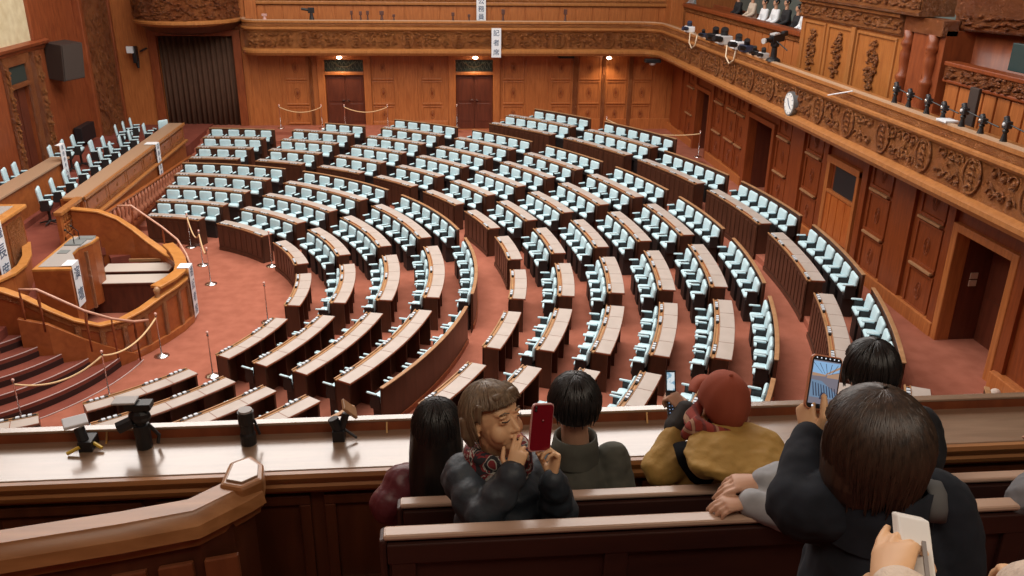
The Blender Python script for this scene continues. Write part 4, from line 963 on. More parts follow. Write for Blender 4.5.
q_ = post((6.4, 30.9, BACKZ), 'rope post behind the last screen near the far corner', 0.9); rope(farp[5], q_, 0.25, 'cream rope near the far right corner')
# ================================================================ PUBLIC GALLERY FRONT (foreground)
def V(px, py, depth):
    return EYE + (_F + _R*((px-512)/FPX) - _U*((py-288)/FPX))*depth
PYI, PYO, PZ = 3.17, 3.47, 5.82
par = thing('gallery_parapet', 'broad glossy wooden gallery parapet running across the picture', 'parapet', (0.5, 3.3, 5.0))
mb = MB(); mb.box(-3.5, 5.0, PYI-0.01, PYO, PZ-0.045, PZ); mb.build('shelf', W_PAR, par, bevel=0.006)
mb = MB(); mb.box(-3.5, 5.0, PYO-0.008, PYO+0.032, PZ-0.05, PZ+0.045); mb.build('outer_rail', W_RED, par, bevel=0.004)
mb = MB(); mb.box(-3.5, 5.0, PYO-0.012, PYO+0.036, PZ+0.045, PZ+0.058); mb.build('rail_cap', W_PAR, par, bevel=0.005)
mb = MB(); mb.sweep([(-3.5, PYI), (5.0, PYI)], [(-0.03, PZ-0.13), (-0.01, PZ-0.13), (0.0, PZ-0.11), (0.02, PZ-0.10), (0.03, PZ-0.075), (0.02, PZ-0.06), (0.035, PZ-0.045), (0.045, PZ-0.02), (0.035, PZ-0.003), (0.012, PZ-0.003), (0.012, PZ-0.05), (-0.03, PZ-0.05)]); autosmooth(mb.build('nosing', W_RAIL, par), 30)
mb = MB(); mb.box(-3.5, 5.0, PYI+0.05, PYO-0.02, 4.6, PZ-0.1)
for k in range(12):
    x = -3.4+k*0.72; 
    frame_panel(mb, x, x+0.66, 5.12, 5.66, lambda a, b, c, d, dd: mb.box(a, b, PYI+0.05-dd*0.8, PYI+0.06, c, d), 0.05, 0.03)
mb.build('panelling', W_GAL, par, bevel=0.006)
mb = MB(); mb.box(-3.5, 5.0, PYO-0.02, PYO+0.02, 4.6, PZ-0.04); mb.build('hall_side_panel', W_MID, par)
for px_ in (108, 387, 646, 838):
    p = back(px_, 438-px_*0.034, 'y', PYO); mb = MB(); mb.beam((p.x, PYO-0.035, PZ-0.005), (p.x, PYO+0.0, PZ+0.05), 0.008, 0.008); mb.build('bracket', BRASS, par)
# dividing hand rail on the left
hp = [(-4.2, 2.36), (-3.0, 2.46), (-2.2, 2.56), (-1.62, 2.655), (-1.2, 2.74), (-0.95, 2.81), (-0.85, 2.86), (-0.80, 2.98)]
hr = thing('gallery_handrail', 'thick wooden hand rail sweeping up to the parapet, lower left', 'handrail', (-1.6, 2.7, 5.0))
prof = [(-0.085, 5.80), (-0.105, 5.84), (-0.09, 5.885), (-0.05, 5.91), (-0.04, 5.925), (0.04, 5.925), (0.05, 5.91), (0.09, 5.885), (0.105, 5.84), (0.07, 5.81), (0.06, 5.775), (-0.06, 5.775)]
top = [(219, 487), (229, 464), (251, 456), (264, 465), (263, 481), (241, 491)]
tp3 = [back(px, py, 'z', 5.93) for px, py in top]
cen = sum(tp3, Vector())/6
mb = MB(); mb.sweep([(-4.2, 2.36), (-3.0, 2.46), (-2.2, 2.56), (-1.62, 2.655), (-1.2, 2.74), (-0.96, 2.80), (cen.x-0.03, cen.y-0.06), (cen.x+0.01, cen.y-0.01)], prof); autosmooth(mb.build('rail', W_RAIL, hr), 35)
def quad_px(pts, z): return [tuple(back(px, py, 'z', z)) for px, py in pts]
T_ = [(-0.985, 2.80), (-0.90, 2.86), (-0.80, 3.00), (-0.72, 3.10)]
top = [(219, 487), (229, 464), (251, 456), (264, 465), (263, 481), (241, 491)]
tp3 = [back(px, py, 'z', 5.93) for px, py in top]
cen = sum(tp3, Vector())/6
mb = MB(); mb.rings([[(cen.x+(p.x-cen.x)*k, cen.y+(p.y-cen.y)*k, z) for p in tp3] for k, z in ((0.90, 5.80), (1.0, 5.85), (1.0, 5.925), (0.95, 5.94))])
mb.build('end_block', W_RAIL, hr, bevel=0.012)
mb = MB(); mb.rings([[(cen.x+(p.x-cen.x)*k, cen.y+(p.y-cen.y)*k, z) for p in tp3] for k, z in ((0.74, 5.935), (0.72, 5.948))])
mb.build('end_block_top', W_PAR, hr, bevel=0.004)
mb = MB(); mb.sweep([(p[0], p[1]) for p in hp], [(-0.035, 4.6), (0.035, 4.6), (0.035, 5.80), (-0.035, 5.80)]); mb.build('rail_panel', W_GAL, hr)
mb = MB()
PANR = textured('rail_panel_wood', (0.19, 0.055, 0.022), (0.27, 0.085, 0.032), (7, 7, 1), 2.2, rough=0.42, dist=0.5)
for k in range(16):
    f0 = k/16*1.0
    a = Vector((-3.4+0.162*k*1.0, 0, 0)); x0 = -3.4+k*0.165; x1 = x0+0.125
    yy = lambda x: 2.36+(x+4.2)*0.1145 if x < -1.62 else 2.655+(x+1.62)*0.205
    mb.prism([(x0, yy(x0)-0.055), (x1, yy(x1)-0.055), (x1, yy(x1)-0.03), (x0, yy(x0)-0.03)], 4.7, 5.70)
mb.build('plank', PANR, hr, bevel=0.006)
# pews
def pew(Y, zt, x0, x1, label):
    t = thing('gallery_pew', label, 'bench', ((x0+x1)/2, Y, zt-0.9), 0, 'gallery pews')
    mb = MB(); mb.box(x0, x1, Y-0.014, Y+0.038, zt-0.018, zt); mb.build('back_cap', W_PEWTOP, t, bevel=0.008)
    mb = MB(); mb.box(x0+0.01, x1, Y-0.0, Y+0.03, zt-0.85, zt-0.02)
    n = int((x1-x0)/0.62)
    for k in range(n+1):
        x = x0+0.02+k*0.62; mb.box(x, x+0.07, Y-0.016, Y+0.004, zt-0.80, zt-0.03)
    mb.box(x0+0.01, x1, Y-0.019, Y+0.003, zt-0.095, zt-0.028); mb.box(x0+0.01, x1, Y-0.012, Y+0.002, zt-0.30, zt-0.27)
    mb.build('back_panel', W_PEW, t, bevel=0.004)
    mb = MB(); mb.box(x0+0.02, x1, Y+0.03, Y+0.42, zt-0.47, zt-0.42); mb.build('seat', W_PEW, t, bevel=0.01)
    mb = MB(); mb.box(x0-0.012, x0+0.01, Y-0.018, Y+0.05, zt-0.85, zt-0.012); mb.build('end_panel', W_PEW, t, bevel=0.01)
def yz_for(py_left, px, Y):
    p = back(px, py_left, 'y', Y); return p
p1 = back(400, 503, 'y', 2.50); p2 = back(383, 534, 'y', 1.985)
pew(2.50, p1.z, p1.x, 4.5, 'front gallery pew with pale cap behind the front row of visitors')
pew(1.985, p2.z, p2.x, 4.5, 'second gallery pew, nearest dark bench back with pale cap')
PEW1, PEW2 = p1.z, p2.z
print('PEW', p1, p2)
mb = MB(); mb.box(-4.5, 5, 2.3, PYI+0.05, 5.0, 5.1); mb.box(-4.5, 5, 1.8, 2.45, 5.1, PEW1-0.8); mb.box(-4.5, 5, 0.9, 1.95, 5.1, PEW2-0.8); mb.box(-4.5, 5, -6.5, 0.9, 5.1, 6.2)
struct('floor_gallery', mb, CARPETD)
# equipment clamped on our parapet
def gear_clamp(px, py, label, kind):
    b = back(px, py, 'z', PZ); b.y = min(b.y, PYO-0.05)
    t = thing('camera_clamp', label, 'camera clamp', (b.x, b.y, PZ))
    x, y, z = b.x, b.y, PZ
    if kind == 'plate':
        mb = MB(); mb.box(x-0.03, x+0.03, y-0.03, y+0.06, z, z+0.05); mb.tube([(x-0.01, y, z+0.04), (x-0.03, y+0.02, z+0.10)], 0.025, 8); mb.build('clamp', BLACK, t, bevel=0.004)
        mb = MB(); mb.M = Matrix.Translation((x-0.04, y+0.03, z+0.125)) @ Matrix.Rotation(0.5, 4, 'Z') @ Matrix.Rotation(0.35, 4, 'X'); mb.box(-0.055, 0.045, -0.03, 0.03, -0.008, 0.010); mb.build('plate', WHITE, t, bevel=0.004)
        mb = MB(); mb.tube([(x+0.03, y, z+0.03), (x+0.07, y-0.02, z+0.015)], 0.008, 6); mb.tube([(x-0.02, y-0.03, z+0.03), (x-0.07, y-0.05, z+0.01)], 0.008, 6); mb.build('lever', mat('yellow_lever', (0.75, 0.50, 0.05), 0.4), t)
    elif kind == 'head':
        mb = MB(); mb.tube([(x, y, z), (x, y, z+0.12)], 0.035, 10); mb.tube([(x, y, z+0.10), (x, y, z+0.20)], 0.025, 10); mb.ell((x, y, z+0.16), (0.05, 0.035, 0.04), 10, 8); mb.box(x-0.05, x+0.06, y-0.03, y+0.03, z+0.20, z+0.23); mb.build('fluid_head', BLACK, t, bevel=0.003)
        mb = MB(); mb.box(x-0.10, x-0.0, y-0.035, y+0.035, z+0.235, z+0.245); mb.build('plate', mat('grey_plate', (0.45, 0.43, 0.42), 0.5), t, bevel=0.004)
        mb = MB(); mb.tube([(x-0.03, y-0.01, z+0.14), (x-0.09, y-0.03, z+0.12)], 0.028, 8); mb.tube([(x+0.03, y, z+0.12), (x+0.07, y, z+0.06), (x+0.06, y, z+0.02)], 0.008, 6); mb.build('pan_lever', BLACK, t)
    elif kind == 'cyl':
        mb = MB(); mb.lathe([(0.035, 0), (0.035, 0.05), (0.030, 0.06), (0.030, 0.10), (0.036, 0.11), (0.036, 0.165)], (x, y, z), 16); mb.build('column', BLACK, t)
        mb = MB(); mb.lathe([(0.030, 0.165), (0.030, 0.175)], (x, y, z), 16); mb.build('top_disc', mat('grey_plate', (0.45, 0.43, 0.42), 0.5), t)
        mb = MB(); mb.tube([(x+0.035, y, z+0.12), (x+0.055, y-0.01, z+0.05)], 0.006, 6); mb.build('lever', BLACK, t)
    else:
        mb = MB(); mb.box(x-0.035, x+0.02, y-0.03, y+0.04, z, z+0.055); mb.tube([(x-0.01, y, z+0.05), (x-0.03, y, z+0.11)], 0.026, 8); mb.tube([(x, y, z+0.04), (x+0.03, y+0.01, z+0.13)], 0.018, 8); mb.tube([(x+0.02, y, z+0.05), (x+0.075, y-0.02, z+0.015)], 0.007, 6); mb.build('clamp', BLACK, t, bevel=0.004)
        mb = MB(); mb.M = Matrix.Translation((x+0.045, y+0.02, z+0.145)) @ Matrix.Rotation(0.9, 4, 'Y') @ Matrix.Rotation(0.3, 4, 'Z'); mb.box(-0.045, 0.045, -0.035, 0.035, -0.007, 0.007); mb.build('plate', W_LEDGE, t, bevel=0.003)
gear_clamp(88, 449, 'black clamp with white plate on the parapet, leftmost', 'plate')
gear_clamp(145, 447, 'black tripod head clamped to the parapet, second from left', 'head')
gear_clamp(249, 443, 'black cylindrical mount on the parapet near the handrail end', 'cyl')
gear_clamp(341, 439, 'black clamp with tilted wooden plate on the parapet', 'wood')
# ---- equipment on the right balcony rail
def rail_gear(px, py, h, label, s=1.0, rot=0.0):
    b = back(px, py, 'z', 5.19); x, y, z = min(max(b.x, 8.62), 8.95), b.y, 5.19
    t = thing('tripod_head', label, 'tripod head', (x, y, z), 0, 'tripod heads on the right balcony rail')
    mb = MB(); mb.lathe([(0.06*s, 0), (0.05*s, 0.03), (0.03*s, h*0.35), (0.05*s, h*0.45), (0.03*s, h*0.55)], (x, y, z), 10); mb.build('clamp_base', BLACK, t)
    mb = MB(); mb.box(x-0.05*s, x+0.05*s, y-0.07*s, y+0.05*s, z+h*0.55, z+h*0.85); mb.tube([(x, y, z+h*0.8), (x, y+0.05*s, z+h)], 0.045*s, 8); mb.build('pan_head', mat('dark_metal', (0.05, 0.05, 0.055), 0.35, 0.3), t, bevel=0.01)
    mb = MB(); mb.tube([(x, y, z+h*0.75), (x+0.05, y-0.35*s, z+h*0.6)], 0.012, 6); mb.build('pan_handle', BLACK, t)
    mb = MB(); mb.ell((x-0.05*s, y, z+h*0.72), (0.025, 0.03, 0.03), 8, 6); mb.build('knob', WHITE if int(px) % 2 else CHROME, t)
for i, (px_, py_, h) in enumerate(((894, 103, .38), (908, 107, .32), (926, 114, .33), (942, 120, .30), (961, 127, .38), (980, 134, .30), (1003, 142, .38))):
    rail_gear(px_, py_, h, 'black tripod head on the right balcony rail, %s from the left' % MW[i].replace('nearest', 'first'))
tp = thing('rail_monitor', 'tall slim dark panel standing behind the rail tripods', 'panel', (9.3, 14.6, 4.3))
pm = back(968, 120, 'x', 9.3); mb = MB(); mb.box(9.3, 9.36, pm.y-0.13, pm.y+0.13, 4.5, 5.72); mb.build('panel', mat('dark_brown_panel', (0.05, 0.035, 0.03), 0.6), tp, bevel=0.01)
pb = back(941, 122, 'z', 5.19); mb = MB(); mb.box(8.62, 8.86, pb.y-0.16, pb.y+0.14, 5.20, 5.235); o = mb.build('white_box', WHITE, None, bevel=0.005); tag(o, 'small flat white box on the right balcony rail beneath a tripod head', 'box')
# TV camera
tv = back(783, 61, 'z', 5.19); x, y, z = 8.75, tv.y, 5.19
t = thing('television_camera', 'big black television camera on a pedestal, right balcony', 'camera', (x, y, z))
mb = MB(); mb.lathe([(0.19, 0), (0.17, 0.05), (0.08, 0.10), (0.07, 0.34), (0.11, 0.37), (0.11, 0.46)], (x, y, z), 14); mb.build('pedestal', BLACK, t)
mb = MB(); mb.M = Matrix.Translation((x, y, z+0.56)) @ Matrix.Rotation(math.radians(205), 4, 'Z') @ Matrix.Rotation(0.12, 4, 'Y') @ Matrix.Scale(0.62, 4); mb.box(-0.40, 0.25, -0.13, 0.13, -0.16, 0.16); mb.tube([(0.25, 0, 0), (0.62, 0, 0)], 0.10, 12); mb.box(-0.62, -0.38, -0.10, 0.10, 0.02, 0.22); mb.build('camera_body', BLACK, t, bevel=0.02)
mb = MB(); mb.M = Matrix.Translation((x, y, z+0.56)) @ Matrix.Rotation(math.radians(205), 4, 'Z') @ Matrix.Rotation(0.12, 4, 'Y') @ Matrix.Scale(0.62, 4); mb.tube([(0.62, 0, 0), (0.70, 0, 0)], 0.115, 12); mb.box(-0.1, 0.2, -0.14, 0.14, 0.16, 0.22); mb.build('lens_hood', mat('light_grey', (0.55, 0.55, 0.55), 0.5), t)
mb = MB(); mb.tube([(x, y-0.1, z+0.5), (x+0.2, y-0.35, z+0.3)], 0.015, 6); mb.build('pan_handle', BLACK, t)
# clutter of small cameras near the corner
rnd = random.Random(11)
names = ['white cloth covered', 'dark blue', 'black', 'grey', 'black and white', 'dark', 'small black', 'low black']
for i, (px_, py_, s) in enumerate(((684, 32, 1.2), (700, 37, 0.8), (711, 41, 1.4), (722, 44, 1.6), (735, 49, 1.4), (743, 52, 1.2), (752, 55, 0.8), (760, 58, 0.9))):
    b = back(px_, py_, 'z', 5.19); x, y, z = 8.72, b.y, 5.19
    t = thing('camera_bundle', '%s camera bundle on the right balcony rail, %s from the far corner' % (names[i], MW[i].replace('nearest', 'first')), 'camera', (x, y, z), 0, 'cameras resting on the right balcony rail')
    m1 = [WHITE, mat('dark_blue', (0.03, 0.04, 0.08), 0.5), BLACK, mat('light_grey', (0.55, 0.55, 0.55), 0.5)][i % 4] if i != 2 else BLACK
    mb = MB(); mb.M = Matrix.Translation((x, y, z)) @ Matrix.Rotation(rnd.uniform(-.6, .6), 4, 'Z'); mb.box(-0.12*s, 0.12*s, -0.18*s, 0.18*s, 0.0, 0.16*s); mb.build('body', m1, t, bevel=0.03)
    mb = MB(); mb.M = Matrix.Translation((x, y, z)); mb.tube([(0, 0, 0.1*s), (-0.05, -0.1*s, 0.28*s)], 0.07*s, 8); mb.tube([(-0.1*s, -0.15*s, 0.10*s), (-0.26*s, -0.2*s, 0.12*s)], 0.055*s, 8); mb.build('lens', BLACK if i else mat('dark_blue', (0.03, 0.04, 0.08), 0.5), t)
for i, (px_, py_) in enumerate(((682, 33), (726, 46))):
    b = back(px_, py_, 'z', 5.19); mb = MB(); mb.tube([(8.82, b.y, 5.2), (8.84, b.y, 5.18), (8.62, b.y-0.1, 5.2), (8.60, b.y-0.15, 4.9), (8.60, b.y-0.5, 4.75), (8.60, b.y-0.85, 4.9), (8.62, b.y-0.9, 5.2)], 0.022, 6)
    o = mb.build('hanging_cable', mat('cream_cable', (0.75, 0.62, 0.45), 0.5), None, smooth=True); tag(o, 'cream cable looped over the right balcony rail, %s loop' % ('far' if i == 0 else 'near'), 'cable')
mb = MB(); mb.tube([(8.58, 16.9, 5.2), (8.52, 17.6, 5.02), (8.55, 17.9, 4.95)], 0.015, 6); o = mb.build('pale_stick', WHITE, None); tag(o, 'thin pale stick lying over the right balcony rail, right of the clock', 'stick')
# small items on the far balcony rail
for i, (px_, s, h) in enumerate(((265, 1.3, .2), (312, 1.6, .42), (352, .6, .32), (361, .7, .3), (368, .7, .32), (382, 1.1, .32), (394, .7, .2), (453, .8, .28), (469, .7, .22), (503, .9, .40), (565, .9, .42))):
    b = back(px_, 21.5, 'y', 33.15); x, y, z = b.x, 33.12, 5.20
    t = thing('small_camera', '%s small camera mount on the far balcony rail, %s from left' % ('pink and grey' if i == 0 else ('larger dark' if i == 1 else 'slim dark'), NUMW[i+1]), 'camera mount', (x, y, z), 0, 'camera mounts on the far balcony rail')
    mm = mat('brown_metal', (0.10, 0.04, 0.03), 0.5) if i > 1 else (mat('pinkish', (0.55, 0.32, 0.28), 0.6) if i == 0 else BLACK)
    mb = MB(); mb.lathe([(0.06*s, 0), (0.04*s, h*.3), (0.03*s, h*.6)], (x, y, z), 8); mb.build('stand', mm, t)
    mb = MB(); mb.box(x-0.07*s, x+0.07*s, y-0.05, y+0.05, z+h*.55, z+h); 
    if i == 1: mb.tube([(x-0.1, y, z+h*.8), (x-0.35, y, z+h*.9)], 0.05, 8)
    mb.build('head', mm, t, bevel=0.01)
# wall clock on the right balcony front
yc = 20.0; t = thing('clock', 'round white clock hanging on the right balcony front', 'clock', (8.7, yc, 4.40))
def disc(mb, r0, x0, x1, n=28): mb.rings([[(x, yc+r*math.cos(2*PI*k/n), 4.40+r*math.sin(2*PI*k/n)) for k in range(n)] for x, r in ((x0, r0), (x1, r0))])
mb = MB(); disc(mb, 0.29, 8.72, 8.60); mb.build('case', mat('clock_case', (0.25, 0.27, 0.28), 0.4, 0.5), t)
mb = MB(); disc(mb, 0.255, 8.60, 8.592); dl = mb.build('dial', mat('clock_dial', (0.85, 0.87, 0.86), 0.5), t)
mb = MB(); 
for k in range(12):
    a = k*PI/6; mb.M = Matrix.Translation((8.59, yc, 4.40)) @ Matrix.Rotation(a, 4, 'X'); mb.box(-0.002, 0.002, -0.008, 0.008, 0.20, 0.24)
mb.M = None; mb.build('hour_marks', INK, dl)
mb = MB(); mb.beam((8.588, yc, 4.40), (8.588, yc+0.07, 4.52), 0.02, 0.02); mb.build('hour_hand', INK, dl)
mb = MB(); mb.beam((8.586, yc, 4.40), (8.586, yc-0.14, 4.30), 0.014, 0.014); mb.build('minute_hand', INK, dl)
cm = thing('security_camera', 'small dark dome camera under the far right corner of the balcony', 'camera', (8.3, 33.0, 3.7))
mb = MB(); mb.box(8.15, 8.75, 32.6, 32.9, 3.72, 3.86); mb.build('mount', BLACK, cm, bevel=0.02)
mb = MB(); mb.ell((8.45, 32.75, 3.70), (0.14, 0.12, 0.10), 12, 8); mb.build('dome', mat('light_grey', (0.55, 0.55, 0.55), 0.5), cm, smooth=True)
mb = MB(); mb.box(4.9, 5.5, 33.3, 33.7, 3.80, 3.92); o = mb.build('ceiling_vent', BLACK, None); tag(o, 'black vent under the far balcony, right of the right door', 'vent')
pw = back(985, 398, 'z', 0.88); mb = MB(); mb.box(pw.x-0.35, pw.x+0.1, pw.y-0.1, pw.y+0.1, 0.88, 0.92); mb.ell((pw.x+0.16, pw.y, 0.96), (0.10, 0.09, 0.09), 10, 8); o = mb.build('white_bag', mat('cream_paper', (0.62, 0.52, 0.44), 0.7), None, bevel=0.02); tag(o, 'white paper and bag on the floor at the near end of the right wall', 'bag')
# ================================================================ PEOPLE
SKIN = textured('skin', (0.50, 0.27, 0.17), (0.58, 0.33, 0.215), (1, 1, 1), 9, rough=0.5, spec=0.4)
SKINL = textured('skin_warm', (0.66, 0.38, 0.20), (0.76, 0.47, 0.26), (1, 1, 1), 9, rough=0.5, spec=0.4)
HAIRB = textured('black_hair', (0.006, 0.005, 0.005), (0.020, 0.016, 0.014), (30, 30, 3), 3, rough=0.38)
HAIRG = textured('grey_brown_hair', (0.105, 0.066, 0.038), (0.24, 0.165, 0.10), (30, 30, 3), 3, rough=0.42)
HAIRD = textured('dark_brown_hair', (0.018, 0.011, 0.008), (0.065, 0.038, 0.024), (30, 30, 3), 3, rough=0.40)
TROUS = mat('dark_trousers', (0.02, 0.02, 0.025), 0.85)
SHOE = mat('black_shoe', (0.01, 0.01, 0.01), 0.5)
def remesh(o, vox, smooth=4, fac=0.5):
    r = o.modifiers.new('remesh', 'REMESH'); r.mode = 'VOXEL'; r.voxel_size = vox; r.use_smooth_shade = True
    if smooth: s_ = o.modifiers.new('smooth', 'SMOOTH'); s_.iterations = smooth; s_.factor = fac
    return o
def loft(mb, secs, n=20):
    """secs: (centre, u axis, half width, v axis, half depth)"""
    rs = []
    for c, u, wu, v, wv in secs:
        c = Vector(c); rs.append([c + Vector(u)*(wu*math.cos(2*PI*k/n)) + Vector(v)*(wv*math.sin(2*PI*k/n)) for k in range(n)])
    return mb.rings(rs)
def bez(a, b, c, n=8): return [Vector(a)*(1-f)**2 + Vector(b)*2*f*(1-f) + Vector(c)*f*f for f in frange(0, 1, n)]
def limb(mb, pts, rad, n=12, wr=0.0, freq=14, ph=0.0):
    """tapered limb through joints with optional quilting ridges"""
    P = []; R = []
    for i in range(len(pts)-1):
        a, b = Vector(pts[i]), Vector(pts[i+1]); m_ = max(4, int((b-a).length/0.018))
        for q in range(m_ + (1 if i == len(pts)-2 else 0)):
            f = q/m_; P.append(a+(b-a)*f); R.append(rad[i]+(rad[i+1]-rad[i])*f)
    for _ in range(6):  # soften the joints
        P = [P[0]] + [(P[i-1]+P[i]*2+P[i+1])/4 for i in range(1, len(P)-1)] + [P[-1]]
    s_ = 0.0
    if wr:
        for i in range(len(P)):
            if i: s_ += (P[i]-P[i-1]).length
            R[i] *= 1 + wr*(abs(math.sin(s_*freq*PI+ph))-0.5)
    mb.tube(P, R, n)
    mb.ell(P[0], (R[0],)*3, 10, 8); mb.ell(P[-1], (R[-1],)*3, 10, 8)
def frame_rot(fwd, up=(0, 0, 1)):
    f = Vector(fwd).normalized(); r = f.cross(Vector(up)).normalized(); u = r.cross(f)
    return Matrix((r, f, u)).transposed()          # local x = right, y = forward, z = up
def head_mesh(mb, c, R, s=1.0, face=True):
    c = Vector(c)
    def E(p, rad, rr=None): mb.ell(c + R @ (Vector(p)*s), tuple(q*s for q in rad), 16, 12, R if rr is None else R @ rr)
    E((0, -0.012, 0.022), (0.074, 0.092, 0.088)); E((0, 0.022, -0.028), (0.060, 0.068, 0.078)); E((0, 0.058, -0.083), (0.028, 0.026, 0.022))
    E((0.036, 0.048, -0.035), (0.028, 0.030, 0.034)); E((-0.036, 0.048, -0.035), (0.028, 0.030, 0.034)); E((0, 0.058, 0.034), (0.052, 0.024, 0.022))
    if face:
        mb.tube([c+R@(Vector(p)*s) for p in ((0, 0.080, 0.012), (0, 0.092, -0.012), (0, 0.102, -0.028))], [0.007*s, 0.009*s, 0.010*s], 8)
        E((0, 0.099, -0.030), (0.011, 0.011, 0.009)); E((0.011, 0.090, -0.032), (0.008, 0.009, 0.007)); E((-0.011, 0.090, -0.032), (0.008, 0.009, 0.007))
        for sx in (-1, 1):
            E((sx*0.030, 0.080, 0.022), (0.018, 0.010, 0.006)); E((sx*0.030, 0.074, 0.004), (0.016, 0.012, 0.009))
        E((0, 0.086, -0.052), (0.022, 0.012, 0.006)); E((0, 0.082, -0.072), (0.018, 0.012, 0.006))
    for sx in (-1, 1):
        mb.tube([c+R@(Vector(p)*s) for p in ((sx*0.073, -0.005, 0.022), (sx*0.083, -0.018, 0.022), (sx*0.084, -0.022, 0.0), (sx*0.078, -0.010, -0.028), (sx*0.072, 0.0, -0.034))], [0.006*s, 0.008*s, 0.008*s, 0.007*s, 0.005*s], 8)
        E((sx*0.074, -0.008, -0.003), (0.008, 0.014, 0.024))
FL = (0.078, 0.086, 0.080, 0.064)
def hand_mesh(mb, wrist, fwd, palm, side, curl=(0.3, 0.3, 0.3, 0.3), thumb=0.5, s=1.0, spread=0.06):
    """fwd: wrist to knuckles; palm: palm normal; side=+1 thumb on +x (fwd x palm)"""
    W = Vector(wrist); f = Vector(fwd).normalized(); p = Vector(palm); p = (p-f*p.dot(f)).normalized(); x = f.cross(p).normalized()*side
    def T(a, b, c): return W + (x*a + f*b + p*c)*s
    secs = []
    for b, wx, wz, ox in ((-0.015, 0.024, 0.018, 0), (0.015, 0.029, 0.017, 0), (0.05, 0.037, 0.015, 0.0), (0.082, 0.040, 0.013, 0.0), (0.095, 0.038, 0.010, 0.0)):
        secs.append((T(ox, b, 0), x, wx*s, p, wz*s))
    loft(mb, secs, 14)
    mb.ell(T(0.022, 0.030, 0.010), (0.020*s, 0.020*s, 0.018*s), 8, 6)
    for i in range(4):
        off = 0.030-0.020*i; base = T(off, 0.088-0.004*abs(i-1), 0.0)
        d = (f + x*(spread*(1.5-i))).normalized(); ang = 0; pts = [base]; q = base
        for k, ln in enumerate((0.44, 0.30, 0.26)):
            ang += curl[i]*(1.0 if k < 2 else 0.7)
            v = d*math.cos(ang)+p*math.sin(ang); q = q + v*(FL[i]*ln*s); pts.append(q)
        r = (0.0095, 0.0090, 0.0082, 0.0070) if i < 3 else (0.0082, 0.0078, 0.0072, 0.0062)
        mb.tube(pts, [a*s for a in r], 8); 
        for a_, r_ in zip(pts, r): mb.ell(a_, (r_*1.04*s,)*3, 8, 6)
    tb = T(0.028, 0.018, 0.008); v1 = (x*0.75+f*0.65+p*0.25*thumb).normalized(); v2 = (x*0.25+f*0.85+p*0.75*thumb).normalized()
    a1 = tb+v1*0.036*s; a2 = a1+v2*0.030*s; a3 = a2+(v2*0.8+f*0.2).normalized()*0.022*s
    mb.tube([tb, a1, a2, a3], [0.013*s, 0.0115*s, 0.0105*s, 0.008*s], 8)
    for a_, r_ in ((tb, .013), (a1, .0115), (a2, .0105), (a3, .008)): mb.ell(a_, (r_*s,)*3, 8, 6)
def hair_strands(c, R, s, dirs, n, length, rad, seed, fall=0.6, spread=0.0):
    """many fine tapered locks lying over the skull and falling"""
    rn = random.Random(seed); mb = MB()
    for i in range(n):
        th, ph = dirs(rn)
        p = Vector((math.sin(th)*math.cos(ph), math.sin(th)*math.sin(ph), math.cos(th)))
        pts = []; L_ = length*rn.uniform(.8, 1.1); k = 7
        if math.sin(ph) > 0.15: L_ = min(L_, max(0.02, (1.22-th)*0.105*s))
        for j in range(k+1):
            t_ = th + (L_/0.105/s)*j/k
            z_extra = 0
            tt = min(t_, 1.75); q = Vector((math.sin(tt)*math.cos(ph+spread*j*0.02), math.sin(tt)*math.sin(ph+spread*j*0.02), math.cos(tt)))
            loc = Vector((q.x*rad[0], q.y*rad[1], q.z*rad[2]))*s
            if t_ > 1.75: loc += Vector((0, 0, -(t_-1.75)*0.105*s)) + Vector((-q.x, -q.y, 0))*(t_-1.75)*0.02*s
            loc += Vector((rn.uniform(-1, 1), rn.uniform(-1, 1), rn.uniform(-1, 1)))*0.0015
            pts.append(Vector(c) + R @ loc)
        r0 = rn.uniform(0.0022, 0.0038)*s
        mb.tube(pts, [r0, r0*1.2, r0*1.2, r0*1.2, r0, r0, r0*.8, r0*.3], 4, cap=False)
    return mb
